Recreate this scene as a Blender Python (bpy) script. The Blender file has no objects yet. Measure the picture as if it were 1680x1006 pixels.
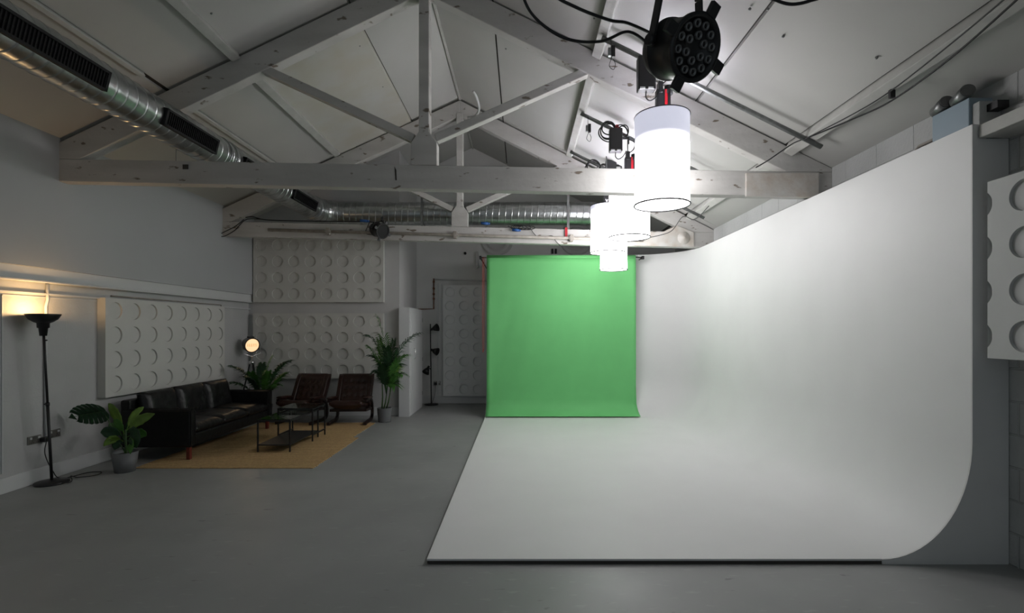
import bpy, bmesh, math, random
from mathutils import Vector, Matrix
R = math.radians
C = bpy.context.scene.collection
random.seed(4)
F = 820.0; CX = 855.0; CY = 540.0; CH = 1.62

def P(x, y, d):
    return Vector(((x - CX) * d / F, d, CH + (CY - y) * d / F))

# ------------------------------------------------------------------ materials
def mat(name, col, rough=0.6, metal=0.0, noise=0.0, nscale=4.0, bump=0.0, bscale=30.0, emit=None, estr=0.0, trans=0.0, col2=None, spec=None):
    m = bpy.data.materials.new(name); m.use_nodes = True
    nt = m.node_tree; b = nt.nodes['Principled BSDF']
    b.inputs['Base Color'].default_value = (*col, 1)
    b.inputs['Roughness'].default_value = rough
    b.inputs['Metallic'].default_value = metal
    if spec is not None: b.inputs['Specular IOR Level'].default_value = spec
    if trans: b.inputs['Transmission Weight'].default_value = trans
    if emit:
        b.inputs['Emission Color'].default_value = (*emit, 1); b.inputs['Emission Strength'].default_value = estr
    tc = nt.nodes.new('ShaderNodeTexCoord')
    if noise or col2:
        n = nt.nodes.new('ShaderNodeTexNoise'); n.inputs['Scale'].default_value = nscale; n.inputs['Detail'].default_value = 5
        nt.links.new(tc.outputs['Object'], n.inputs['Vector'])
        r = nt.nodes.new('ShaderNodeValToRGB')
        c2 = col2 or tuple(c * (1 - noise) for c in col)
        r.color_ramp.elements[0].position = 0.3; r.color_ramp.elements[1].position = 0.7
        r.color_ramp.elements[0].color = (*c2, 1); r.color_ramp.elements[1].color = (*col, 1)
        nt.links.new(n.outputs['Fac'], r.inputs['Fac']); nt.links.new(r.outputs['Color'], b.inputs['Base Color'])
    if bump:
        n2 = nt.nodes.new('ShaderNodeTexNoise'); n2.inputs['Scale'].default_value = bscale; n2.inputs['Detail'].default_value = 4
        nt.links.new(tc.outputs['Object'], n2.inputs['Vector'])
        bp = nt.nodes.new('ShaderNodeBump'); bp.inputs['Strength'].default_value = bump; bp.inputs['Distance'].default_value = 0.02
        nt.links.new(n2.outputs['Fac'], bp.inputs['Height']); nt.links.new(bp.outputs['Normal'], b.inputs['Normal'])
    return m

def brick_mat(name, col, axis='YZ', bw=0.44, bh=0.22, strength=0.5, mortar=0.006, noise=0.12):
    m = mat(name, col, 0.75, noise=noise, nscale=1.5)
    nt = m.node_tree; b = nt.nodes['Principled BSDF']
    tc = nt.nodes.new('ShaderNodeTexCoord'); sp = nt.nodes.new('ShaderNodeSeparateXYZ'); cb = nt.nodes.new('ShaderNodeCombineXYZ')
    nt.links.new(tc.outputs['Object'], sp.inputs[0])
    nt.links.new(sp.outputs[axis[0]], cb.inputs['X']); nt.links.new(sp.outputs[axis[1]], cb.inputs['Y'])
    br = nt.nodes.new('ShaderNodeTexBrick'); br.inputs['Scale'].default_value = 1.0
    br.inputs['Brick Width'].default_value = bw; br.inputs['Row Height'].default_value = bh
    br.inputs['Mortar Size'].default_value = mortar; br.inputs['Mortar Smooth'].default_value = 0.6
    nt.links.new(cb.outputs[0], br.inputs['Vector'])
    n = nt.nodes.new('ShaderNodeTexNoise'); n.inputs['Scale'].default_value = 40; n.inputs['Detail'].default_value = 5
    nt.links.new(tc.outputs['Object'], n.inputs['Vector'])
    ma = nt.nodes.new('ShaderNodeMath'); ma.operation = 'MULTIPLY_ADD'; ma.inputs[1].default_value = -1.0
    nt.links.new(br.outputs['Fac'], ma.inputs[0])
    mu = nt.nodes.new('ShaderNodeMath'); mu.operation = 'MULTIPLY'; mu.inputs[1].default_value = 0.6
    nt.links.new(n.outputs['Fac'], mu.inputs[0]); nt.links.new(mu.outputs[0], ma.inputs[2])
    bp = nt.nodes.new('ShaderNodeBump'); bp.inputs['Strength'].default_value = strength; bp.inputs['Distance'].default_value = 0.012
    nt.links.new(ma.outputs[0], bp.inputs['Height']); nt.links.new(bp.outputs['Normal'], b.inputs['Normal'])
    return m

def beam_mat():
    m = mat('painted_timber', (0.62, 0.61, 0.58), 0.62, bump=0.25, bscale=14)
    nt = m.node_tree; b = nt.nodes['Principled BSDF']
    tc = nt.nodes.new('ShaderNodeTexCoord')
    def nz(sc, lo, hi, stretch):
        mp = nt.nodes.new('ShaderNodeMapping'); mp.inputs['Scale'].default_value = stretch
        nt.links.new(tc.outputs['Object'], mp.inputs['Vector'])
        n = nt.nodes.new('ShaderNodeTexNoise'); n.inputs['Scale'].default_value = sc; n.inputs['Detail'].default_value = 6
        nt.links.new(mp.outputs[0], n.inputs['Vector'])
        r = nt.nodes.new('ShaderNodeValToRGB'); r.color_ramp.elements[0].position = lo; r.color_ramp.elements[1].position = hi
        nt.links.new(n.outputs['Fac'], r.inputs['Fac']); return r.outputs['Color']
    a = nz(9, 0.635, 0.68, (0.6, 1, 1.6)); bb = nz(3.0, 0.35, 0.7, (0.4, 1, 2.0))
    m1 = nt.nodes.new('ShaderNodeMixRGB'); m1.inputs[1].default_value = (0.54, 0.53, 0.51, 1); m1.inputs[2].default_value = (0.44, 0.43, 0.41, 1)
    nt.links.new(bb, m1.inputs[0])
    m2 = nt.nodes.new('ShaderNodeMixRGB'); m2.inputs[2].default_value = (0.17, 0.14, 0.11, 1)
    nt.links.new(a, m2.inputs[0]); nt.links.new(m1.outputs[0], m2.inputs[1]); nt.links.new(m2.outputs[0], b.inputs['Base Color'])
    return m

def floor_mat():
    m = mat('painted_concrete', (0.2, 0.205, 0.2), 0.4)
    nt = m.node_tree; b = nt.nodes['Principled BSDF']; tc = nt.nodes.new('ShaderNodeTexCoord')
    def nz(sc, det, lo, hi, st=(1, 1, 1)):
        mp = nt.nodes.new('ShaderNodeMapping'); mp.inputs['Scale'].default_value = st
        nt.links.new(tc.outputs['Object'], mp.inputs['Vector'])
        n = nt.nodes.new('ShaderNodeTexNoise'); n.inputs['Scale'].default_value = sc; n.inputs['Detail'].default_value = det
        nt.links.new(mp.outputs[0], n.inputs['Vector'])
        r = nt.nodes.new('ShaderNodeValToRGB'); r.color_ramp.elements[0].position = lo; r.color_ramp.elements[1].position = hi
        nt.links.new(n.outputs['Fac'], r.inputs['Fac']); return n.outputs['Fac'], r.outputs['Color']
    _, big = nz(0.7, 6, 0.3, 0.7); _, sc = nz(7, 8, 0.62, 0.75, (1, 3.5, 1)); _, dk = nz(5, 9, 0.68, 0.73, (1, 3, 1))
    x = nt.nodes.new('ShaderNodeMixRGB'); x.inputs[1].default_value = (0.25, 0.258, 0.252, 1); x.inputs[2].default_value = (0.325, 0.333, 0.327, 1)
    nt.links.new(big, x.inputs[0])
    y = nt.nodes.new('ShaderNodeMixRGB'); y.inputs[2].default_value = (0.42, 0.43, 0.42, 1)
    f = nt.nodes.new('ShaderNodeMath'); f.operation = 'MULTIPLY'; f.inputs[1].default_value = 0.45
    nt.links.new(sc, f.inputs[0]); nt.links.new(f.outputs[0], y.inputs[0]); nt.links.new(x.outputs[0], y.inputs[1])
    z = nt.nodes.new('ShaderNodeMixRGB'); z.inputs[2].default_value = (0.12, 0.12, 0.115, 1)
    g = nt.nodes.new('ShaderNodeMath'); g.operation = 'MULTIPLY'; g.inputs[1].default_value = 0.6
    nt.links.new(dk, g.inputs[0]); nt.links.new(g.outputs[0], z.inputs[0]); nt.links.new(y.outputs[0], z.inputs[1])
    nt.links.new(z.outputs[0], b.inputs['Base Color'])
    nf, _ = nz(3, 6, 0, 1)
    mr = nt.nodes.new('ShaderNodeMapRange'); mr.inputs['To Min'].default_value = 0.32; mr.inputs['To Max'].default_value = 0.55
    nt.links.new(nf, mr.inputs['Value']); nt.links.new(mr.outputs[0], b.inputs['Roughness'])
    return m

def rug_mat():
    m = mat('jute', (0.34, 0.21, 0.085), 0.95)
    nt = m.node_tree; b = nt.nodes['Principled BSDF']; tc = nt.nodes.new('ShaderNodeTexCoord')
    w = nt.nodes.new('ShaderNodeTexWave'); w.bands_direction = 'Y'; w.inputs['Scale'].default_value = 7; w.inputs['Distortion'].default_value = 1.0; w.inputs['Detail'].default_value = 3
    nt.links.new(tc.outputs['Object'], w.inputs['Vector'])
    n = nt.nodes.new('ShaderNodeTexNoise'); n.inputs['Scale'].default_value = 45; n.inputs['Detail'].default_value = 4
    nt.links.new(tc.outputs['Object'], n.inputs['Vector'])
    ad = nt.nodes.new('ShaderNodeMath'); ad.operation = 'ADD'; nt.links.new(w.outputs['Fac'], ad.inputs[0]); nt.links.new(n.outputs['Fac'], ad.inputs[1])
    r = nt.nodes.new('ShaderNodeValToRGB'); r.color_ramp.elements[0].position = 0.45; r.color_ramp.elements[1].position = 1.0
    r.color_ramp.elements[0].color = (0.14, 0.08, 0.03, 1); r.color_ramp.elements[1].color = (0.56, 0.37, 0.17, 1)
    nt.links.new(ad.outputs[0], r.inputs['Fac']); nt.links.new(r.outputs['Color'], b.inputs['Base Color'])
    bp = nt.nodes.new('ShaderNodeBump'); bp.inputs['Strength'].default_value = 0.7; bp.inputs['Distance'].default_value = 0.01
    nt.links.new(ad.outputs[0], bp.inputs['Height']); nt.links.new(bp.outputs['Normal'], b.inputs['Normal'])
    return m

def shade_mat():
    m = bpy.data.materials.new('lantern_fabric'); m.use_nodes = True
    nt = m.node_tree; b = nt.nodes['Principled BSDF']
    b.inputs['Base Color'].default_value = (0.8, 0.8, 0.85, 1); b.inputs['Roughness'].default_value = 0.9
    tc = nt.nodes.new('ShaderNodeTexCoord'); sp = nt.nodes.new('ShaderNodeSeparateXYZ'); nt.links.new(tc.outputs['Object'], sp.inputs[0])
    r = nt.nodes.new('ShaderNodeMapRange'); r.inputs['From Min'].default_value = 0.66; r.inputs['From Max'].default_value = 0.50; r.interpolation_type = 'SMOOTHSTEP'
    r.inputs['To Min'].default_value = 0.0; r.inputs['To Max'].default_value = 1.0
    nt.links.new(sp.outputs['Z'], r.inputs['Value'])
    mx = nt.nodes.new('ShaderNodeMixRGB'); mx.inputs[1].default_value = (0.50, 0.51, 0.62, 1); mx.inputs[2].default_value = (LAMP, LAMP * 0.975, LAMP * 0.985, 1)
    nt.links.new(r.outputs[0], mx.inputs[0]); nt.links.new(mx.outputs[0], b.inputs['Emission Color']); b.inputs['Emission Strength'].default_value = 1.0
    return m
LAMP = 10.5

def metal_mat():
    m = mat('galvanised_steel', (0.55, 0.57, 0.57), 0.28, 0.95, noise=0.35, nscale=9, bump=0.08, bscale=25)
    return m

M = {}
M['floor'] = floor_mat()
M['wall'] = mat('white_drywall', (0.43, 0.442, 0.448), 0.75, noise=0.04, nscale=1.2, bump=0.08, bscale=6)
M['wall_brick'] = brick_mat('painted_wall_left', (0.50, 0.505, 0.50), 'YZ', 1.4, 0.9, 0.35, 0.003, 0.14)
M['wall_block'] = brick_mat('painted_block_wall', (0.50, 0.51, 0.505), 'YZ', 0.45, 0.225, 0.9, 0.008, 0.2)
M['wall_back'] = mat('painted_back_wall', (0.52, 0.52, 0.515), 0.75, noise=0.08, nscale=1.5, bump=0.12, bscale=8)
M['wall_back_lit'] = mat('painted_back_wall_brightened', (0.66, 0.66, 0.65), 0.75, noise=0.08, nscale=1.5, bump=0.12, bscale=8)  # lighter copy of the back wall colour, brightened to offset the dim niche
M['ceil'] = mat('ceiling_board_paint', (0.46, 0.46, 0.44), 0.7, noise=0.06, nscale=1.6, bump=0.1, bscale=5)
M['ceil_stain'] = mat('ceiling_board_stained', (0.50, 0.50, 0.475), 0.7, nscale=2.5, col2=(0.46, 0.44, 0.37))
M['gap'] = mat('dark_gap', (0.05, 0.045, 0.04), 0.9)
M['beam'] = beam_mat()
M['purlin'] = mat('painted_purlin', (0.50, 0.50, 0.475), 0.65, noise=0.15, nscale=7, bump=0.2, bscale=20)
M['cove'] = mat('cove_paint', (0.77, 0.775, 0.77), 0.55, noise=0.035, nscale=2.0)
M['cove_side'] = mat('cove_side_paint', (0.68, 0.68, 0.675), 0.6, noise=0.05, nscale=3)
M['edge'] = mat('board_edge', (0.05, 0.045, 0.04), 0.8)
M['green'] = mat('green_paper', (0.155, 0.55, 0.185), 0.7, noise=0.06, nscale=3)
M['panel'] = mat('acoustic_panel_paint', (0.58, 0.58, 0.55), 0.7, noise=0.04, nscale=3)
M['panel_r'] = mat('acoustic_panel_paint_right', (0.5, 0.51, 0.5), 0.7, noise=0.04, nscale=3)
M['duct'] = metal_mat()
M['steel'] = mat('scaffold_steel', (0.30, 0.31, 0.31), 0.42, 0.8, noise=0.3, nscale=20)
M['pipe'] = mat('painted_pipe', (0.36, 0.33, 0.29), 0.6, noise=0.3, nscale=12)
M['black'] = mat('black_metal', (0.012, 0.012, 0.013), 0.42)
M['blackm'] = mat('matte_black', (0.008, 0.008, 0.009), 0.75)
M['rubber'] = mat('black_cable', (0.008, 0.008, 0.009), 0.6)
M['red'] = mat('red_plastic', (0.45, 0.01, 0.02), 0.4)
M['redc'] = mat('red_cord', (0.45, 0.07, 0.04), 0.6)
M['blue'] = mat('blue_plastic', (0.02, 0.10, 0.32), 0.5)
M['white'] = mat('white_paint', (0.60, 0.61, 0.61), 0.5, noise=0.04, nscale=4)
M['lens'] = mat('lens', (0.16, 0.16, 0.16), 0.12, 0.3)
M['brushed'] = mat('brushed_drum', (0.30, 0.29, 0.28), 0.35, 0.6)
M['silver'] = mat('chrome', (0.7, 0.7, 0.7), 0.2, 1.0)
M['leather'] = mat('black_leather', (0.006, 0.006, 0.0065), 0.45, spec=0.3, bump=0.5, bscale=9)
M['leather2'] = mat('black_leather_cushion', (0.008, 0.008, 0.0085), 0.38, spec=0.35, bump=0.9, bscale=6)
M['redwood'] = mat('red_wood', (0.16, 0.025, 0.015), 0.4, noise=0.3, nscale=20)
M['brown'] = mat('brown_leather', (0.035, 0.012, 0.008), 0.38, bump=0.6, bscale=12, noise=0.3, nscale=8)
M['bent'] = mat('dark_bentwood', (0.020, 0.008, 0.006), 0.4, noise=0.3, nscale=10)
M['rug'] = rug_mat()
M['pot'] = mat('grey_pot', (0.15, 0.155, 0.16), 0.6, noise=0.06, nscale=5)
M['soil'] = mat('soil', (0.02, 0.014, 0.01), 0.95, bump=0.6, bscale=60)
M['leafd'] = mat('leaf_dark', (0.018, 0.075, 0.024), 0.55, noise=0.4, nscale=10)
M['leaf'] = mat('leaf_green', (0.075, 0.24, 0.035), 0.6, noise=0.45, nscale=9)
M['leafy'] = mat('leaf_yellow_green', (0.20, 0.36, 0.05), 0.45, noise=0.4, nscale=9)
M['stem'] = mat('stem_green', (0.05, 0.11, 0.03), 0.5)
M['copper'] = mat('copper_pipe', (0.30, 0.13, 0.07), 0.5, 0.4, noise=0.5, nscale=20)
M['bluebox'] = mat('blue_grey_box', (0.28, 0.36, 0.42), 0.5, noise=0.05, nscale=5)
M['socket'] = mat('brushed_plate', (0.25, 0.24, 0.23), 0.35, 0.7)
M['shelf'] = mat('black_shelf', (0.015, 0.014, 0.014), 0.5)
M['led'] = mat('led_tube', (0.9, 0.9, 0.95), 0.4, emit=(1, 1, 1), estr=3.0)
M['bulb'] = mat('warm_bulb', (1, 0.8, 0.5), 0.4, emit=(1.0, 0.62, 0.28), estr=40.0)
M['warmface'] = mat('warm_lamp_lens', (1, 0.8, 0.5), 0.4, emit=(1.0, 0.66, 0.36), estr=0.95)
M['filament'] = mat('orange_filament', (0.6, 0.25, 0.1), 0.4, emit=(1.0, 0.38, 0.10), estr=0.35)
M['rust'] = mat('rusty_painted_plate', (0.60, 0.59, 0.56), 0.6, nscale=7, col2=(0.50, 0.44, 0.38), bump=0.2, bscale=20)
g = bpy.data.materials.new('table_glass'); g.use_nodes = True
b_ = g.node_tree.nodes['Principled BSDF']; b_.inputs['Base Color'].default_value = (0.75, 0.85, 0.8, 1); b_.inputs['Roughness'].default_value = 0.03
b_.inputs['Transmission Weight'].default_value = 1.0; b_.inputs['IOR'].default_value = 1.5
M['glass'] = g
M['shade'] = shade_mat()

# ------------------------------------------------------------------ mesh builder
class MB:
    def __init__(s): s.v = []; s.f = []; s.sm = []
    def add(s, vs, fs, smooth=False):
        o = len(s.v); s.v += [Vector(v) for v in vs]
        for f in fs: s.f.append(tuple(i + o for i in f)); s.sm.append(smooth)
        return s
    def box(s, a, b):
        x0, y0, z0 = a; x1, y1, z1 = b
        return s.add([(x0,y0,z0),(x1,y0,z0),(x1,y1,z0),(x0,y1,z0),(x0,y0,z1),(x1,y0,z1),(x1,y1,z1),(x0,y1,z1)],
                     [(0,3,2,1),(4,5,6,7),(0,1,5,4),(1,2,6,5),(2,3,7,6),(3,0,4,7)])
    def obox(s, c, size, mtx):
        hx, hy, hz = [k / 2 for k in size]
        vs = [Vector(c) + mtx @ Vector(p) for p in [(-hx,-hy,-hz),(hx,-hy,-hz),(hx,hy,-hz),(-hx,hy,-hz),(-hx,-hy,hz),(hx,-hy,hz),(hx,hy,hz),(-hx,hy,hz)]]
        return s.add(vs, [(0,3,2,1),(4,5,6,7),(0,1,5,4),(1,2,6,5),(2,3,7,6),(3,0,4,7)])
    def bar(s, p0, p1, w, h, up=(0, 0, 1)):
        p0 = Vector(p0); p1 = Vector(p1); d = (p1 - p0); L = d.length; d.normalize()
        x = d.cross(Vector(up))
        if x.length < 1e-4: x = d.cross(Vector((1, 0, 0)))
        x.normalize(); z = x.cross(d); m = Matrix((x, d, z)).transposed()
        return s.obox((p0 + p1) / 2, (w, L, h), m)
    def tube(s, pts, r, seg=10, caps=True, radii=None, closed=False):
        pts = [Vector(p) for p in pts]; n = len(pts)
        vs = []; fs = []; prev = None
        for i, p in enumerate(pts):
            if closed: t = pts[(i + 1) % n] - pts[i - 1]
            else: t = (pts[min(i + 1, n - 1)] - pts[max(i - 1, 0)])
            t.normalize()
            if prev is None:
                a = Vector((0, 0, 1)) if abs(t.z) < 0.9 else Vector((1, 0, 0)); u = t.cross(a).normalized()
            else:
                u = prev - t * prev.dot(t)
                u = u.normalized() if u.length > 1e-6 else t.orthogonal().normalized()
            prev = u; w = t.cross(u); rr = radii[i] if radii else r
            for k in range(seg):
                a = 2 * math.pi * k / seg; vs.append(p + (u * math.cos(a) + w * math.sin(a)) * rr)
        m = n if closed else n - 1
        for i in range(m):
            j = (i + 1) % n
            for k in range(seg):
                k2 = (k + 1) % seg; fs.append((i*seg+k, j*seg+k, j*seg+k2, i*seg+k2))
        s.add(vs, fs, True)
        if caps and not closed:
            o = len(s.v) - len(vs)
            s.f.append(tuple(o + k for k in range(seg))); s.sm.append(False)
            s.f.append(tuple(o + (n-1)*seg + k for k in reversed(range(seg)))); s.sm.append(False)
        return s
    def cyl(s, p0, p1, r, seg=16, r2=None):
        return s.tube([p0, p1], r, seg, radii=[r, r if r2 is None else r2])
    def lathe(s, prof, c=(0, 0, 0), seg=32, mtx=None):
        c = Vector(c); vs = []; fs = []
        for (r, z) in prof:
            for k in range(seg):
                a = 2 * math.pi * k / seg; q = Vector((r * math.cos(a), r * math.sin(a), z))
                vs.append(c + (mtx @ q if mtx else q))
        for i in range(len(prof) - 1):
            for k in range(seg):
                k2 = (k + 1) % seg; fs.append((i*seg+k, i*seg+k2, (i+1)*seg+k2, (i+1)*seg+k))
        return s.add(vs, fs, True)
    def prism(s, poly, ext):   # poly: 3D points, ext: vector
        n = len(poly); e = Vector(ext); vs = [Vector(p) for p in poly] + [Vector(p) + e for p in poly]
        fs = [tuple(range(n)), tuple(reversed(range(n, 2 * n)))] + [(i, i + n, (i + 1) % n + n, (i + 1) % n) for i in range(n)]
        return s.add(vs, fs)
    def sphere(s, c, r, seg=16, sc=(1, 1, 1)):
        pr = [(math.sin(math.pi * i / 10) * r, -math.cos(math.pi * i / 10) * r) for i in range(11)]
        o = len(s.v); s.lathe(pr, (0, 0, 0), seg)
        for i in range(o, len(s.v)):
            q = s.v[i]; s.v[i] = Vector((q.x * sc[0], q.y * sc[1], q.z * sc[2])) + Vector(c)
        return s
    def torus(s, c, R_, r, seg=32, sec=8, mtx=None):
        pts = []
        for k in range(seg):
            a = 2 * math.pi * k / seg; q = Vector((R_ * math.cos(a), R_ * math.sin(a), 0)); pts.append(Vector(c) + (mtx @ q if mtx else q))
        return s.tube(pts, r, sec, closed=True)
    def build(s, name, m, parent=None, bevel=0, world=True, kind=None, autos=False, solid=0, sub=0):
        me = bpy.data.meshes.new(name)
        off = Vector((0, 0, 0))
        if parent is not None and world:
            q = parent
            while q is not None: off += q.location; q = q.parent
        me.from_pydata([tuple(v - off) for v in s.v], [], s.f)
        me.polygons.foreach_set('use_smooth', s.sm)
        bm = bmesh.new(); bm.from_mesh(me); bmesh.ops.recalc_face_normals(bm, faces=bm.faces); bm.to_mesh(me); bm.free()
        o = bpy.data.objects.new(name, me); C.objects.link(o); me.materials.append(m)
        if parent is not None: o.parent = parent
        if kind: o['kind'] = kind
        if solid:
            md = o.modifiers.new('solid', 'SOLIDIFY'); md.thickness = solid; md.offset = 0
        if bevel:
            md = o.modifiers.new('bevel', 'BEVEL'); md.width = bevel; md.segments = 2; md.limit_method = 'ANGLE'; md.angle_limit = R(40)
        if sub:
            md = o.modifiers.new('sub', 'SUBSURF'); md.levels = sub; md.render_levels = sub
        return o

def tag(o, label, cat, group=None, kind=None):
    o['label'] = label; o['category'] = cat
    if group: o['group'] = group
    if kind: o['kind'] = kind
    return o
def thing(name, label, cat, loc=(0, 0, 0), rz=0, group=None):
    o = bpy.data.objects.new(name, None); o.empty_display_size = 0.1; C.objects.link(o)
    o.location = loc; o.rotation_euler = (0, 0, rz); return tag(o, label, cat, group)
def dup(root, loc, rz=0, label=None, group=None):
    r = root.copy(); C.objects.link(r); r.location = loc; r.rotation_euler = (0, 0, rz)
    if label: r['label'] = label
    if group: r['group'] = group
    for ch in list(root.children):
        c = ch.copy(); C.objects.link(c); c.parent = r
        for gch in list(ch.children):
            d = gch.copy(); C.objects.link(d); d.parent = c
    return r
def struct(name, mb, m, **k):
    return mb.build(name, m, kind='structure', **k)
def arc(c, u, v, r, a0, a1, n=10):
    c = Vector(c); u = Vector(u); v = Vector(v)
    return [c + (u * math.cos(a0 + (a1 - a0) * i / n) + v * math.sin(a0 + (a1 - a0) * i / n)) * r for i in range(n + 1)]
def smooth(pts, n=8):
    pts = [Vector(p) for p in pts]; out = []
    for i in range(len(pts) - 1):
        p0 = pts[max(i - 1, 0)]; p1 = pts[i]; p2 = pts[i + 1]; p3 = pts[min(i + 2, len(pts) - 1)]
        for k in range(n):
            t = k / n
            out.append(0.5 * ((2 * p1) + (p2 - p0) * t + (2*p0 - 5*p1 + 4*p2 - p3) * t*t + (3*p1 - p0 - 3*p2 + p3) * t*t*t))
    out.append(pts[-1]); return out
def pillow(w, d, h, bulge=0.25, n=14, tufts=(), tdepth=0.02, tr=0.05, e=0.35):
    """soft box centred on origin, top at +h/2; dented at tufts (x,y) on the top"""
    m = MB(); idx = {}
    def f(p):
        x, y, z = p
        ex = 1 - abs(x) ** 5; ey = 1 - abs(y) ** 5
        zz = z * (e + (1 - e) * (max(ex, 0) * max(ey, 0)) ** bulge)
        k = 1 - 0.05 * abs(z)
        X = x * w / 2 * (1 - 0.03 * abs(z) ** 3); Y = y * d / 2 * (1 - 0.03 * abs(z) ** 3); Z = zz * h / 2
        if z > 0:
            for (tx, ty) in tufts:
                q = math.hypot(X - tx, Y - ty); Z -= tdepth * math.exp(-(q / tr) ** 2)
        return Vector((X, Y, Z))
    nz = 4
    for face in range(6):
        A = n if face < 4 else n
        vs = []; fs = []
        nu = n; nv = n if face < 2 else nz
        for i in range(nu + 1):
            for j in range(nv + 1):
                u = 2 * i / nu - 1; v = 2 * j / nv - 1
                p = {0: (u, v, 1), 1: (u, v, -1), 2: (u, 1, v), 3: (u, -1, v), 4: (1, u, v), 5: (-1, u, v)}[face]
                vs.append(f(p))
        for i in range(nu):
            for j in range(nv):
                a = i * (nv + 1) + j; fs.append((a, a + 1, a + nv + 2, a + nv + 1))
        m.add(vs, fs, True)
    return m
def weld(o, dist=0.001):
    bm = bmesh.new(); bm.from_mesh(o.data); bmesh.ops.remove_doubles(bm, verts=bm.verts, dist=dist); bmesh.ops.recalc_face_normals(bm, faces=bm.faces); bm.to_mesh(o.data); bm.free(); return o
def xform(mb, mtx, t=(0, 0, 0)):
    mb.v = [mtx @ v + Vector(t) for v in mb.v]; return mb
def rot(ax, a): return Matrix.Rotation(a, 3, ax)

# ------------------------------------------------------------------ room numbers
XL = -5.1; XU = -5.0; XR = 3.36; YB = 9.36; YN = 10.9; Y0 = -1.6
RX = -1.05; RZ = 5.60; KL = 0.478; KR = 0.497     # ridge and roof slopes (ceiling underside)
def roof(x): return RZ - KL * (RX - x) if x < RX else RZ - KR * (x - RX)

struct('floor', MB().box((XL - 0.2, Y0, -0.1), (XR + 0.2, YN + 0.2, 0)), M['floor'])
struct('wall_left', MB().box((XL - 0.2, Y0, 0), (XL, YB + 0.1, 2.3)), M['wall_brick'])
struct('wall_left_upper', MB().box((XL - 0.2, Y0, 2.26), (XU, YB, roof(XU) + 0.1)), M['wall'])
struct('wall_right', MB().box((XR, Y0, 0), (XR + 0.2, YN, roof(XR) + 0.12)), M['wall_block'])
# lounge partition
def gable(x0, x1, y0, y1, zb=0):
    m = MB(); xs = [x0] + ([RX] if x0 < RX < x1 else []) + [x1]
    poly = [(x0, y0, zb), (x1, y0, zb)] + [(x, y0, roof(x) + 0.08) for x in reversed(xs)]
    return m.prism(poly, (0, y1 - y0, 0))
struct('wall_lounge', gable(XL - 0.1, -2.28, YB, YN + 0.05), M['wall_back'])
struct('wall_back', gable(-2.30, XR + 0.1, YN, YN + 0.2), M['wall_back_lit'])
# ceilings
def slab(xa, xb, y0, y1, off=0.0, t=0.1):
    a = (xa, y0, roof(xa) + off if xa != RX else RZ + off); b = (xb, y0, roof(xb) + off)
    return [a, b, (xb, y0, b[2] + t), (xa, y0, a[2] + t)]
struct('ceiling', MB().prism(slab(XL - 0.2, RX, Y0, YN), (0, YN + 0.2 - Y0, 0)).prism(slab(RX, XR + 0.3, Y0, YN), (0, YN + 0.2 - Y0, 0)), M['gap'])
def board(x0, x1, y0, y1, t=0.022):
    z0 = roof(x0) - t; z1 = roof(x1) - t
    if x1 == RX: z1 = RZ - t
    return MB().prism([(x0, y0, z0), (x1, y0, z1), (x1, y0, z1 + t), (x0, y0, z0 + t)], (0, y1 - y0, 0))
T1L, T1R = 5.41, 5.40; T2L, T2R = 8.37, 8.72
bays = [(Y0, 2.0), (2.01, 5.47), (5.48, 8.52), (8.53, YN)]
k = 0
cb = None
ceilb = MB(); stain = MB()
def addm(A, B): A.add(B.v, B.f); return A
for bi, (a, b) in enumerate(bays):
    for (x0, x1) in [(-5.1, -3.9), (-3.84, -3.12), (-3.06, -1.88), (-1.865, RX), (RX, -0.32), (-0.30, 0.80), (0.86, 1.9), (1.92, 2.86), (2.93, 3.5)]:
        t = 0.02 + 0.012 * ((k * 7) % 3)
        if bi == 2 and x0 == -3.06:
            addm(stain, board(x0, x1, a + 0.22, b, 0.05))
        else: addm(ceilb, board(x0, x1, a, b, t))
        k += 1
struct('ceiling_boards', ceilb, M['ceil'])
struct('ceiling_board_stained', stain, M['ceil_stain'])
# screws in boards
sc_ = MB()
for (x, y) in [(347, 22), (130, 130), (1260, 15), (1438, 95), (1230, 15), (590, 75), (628, 142), (585, 240), (830, 80), (975, 30), (1285, 60)]:
    # put each screw on the ceiling board its pixel ray meets
    rx = (x - CX) / F; rz = (CY - y) / F
    if x < 755: d = (RZ - KL * RX - 0.045 - CH) / (rz - KL * rx)
    else: d = (RZ + KR * RX - 0.045 - CH) / (rz + KR * rx)
    p = Vector((rx * d, d, CH + rz * d)); sc_.sphere(p, 0.012, 8)
tag(sc_.build('ceiling_screws', M['steel']), 'small screw heads scattered over the ceiling boards', 'screws', kind='stuff')

# baseboards and trims
struct('baseboard_left', MB().box((XL, Y0, 0), (XL + 0.022, YB, 0.155)), M['white'], bevel=0.006)
struct('baseboard_lounge', MB().box((XL, YB - 0.022, 0), (-2.28, YB, 0.16)).box((-2.28, YB - 0.022, 0), (-2.258, YB + 0.3, 0.16)), M['white'], bevel=0.006)
struct('baseboard_back', MB().box((-2.28, YN - 0.022, 0), (XR, YN, 0.16)), M['white'], bevel=0.006)
struct('trim_1', MB().box((XL, Y0, 2.13), (XU - 0.025, YB, 2.26)), M['white'], bevel=0.004)
struct('trim_2', MB().box((XL, Y0, 2.11), (XU - 0.005, YB, 2.128)), M['white'], bevel=0.004)
struct('trim_3', MB().box((XL, Y0, 1.985), (XL + 0.03, YB, 2.0)), M['white'])
struct('trim_4', MB().box((XL, 4.9, 1.955), (XL + 0.012, 6.0, 1.962)).box((XL, 4.9, 0.2), (XL + 0.012, 4.907, 1.96)), M['white'])
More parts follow.
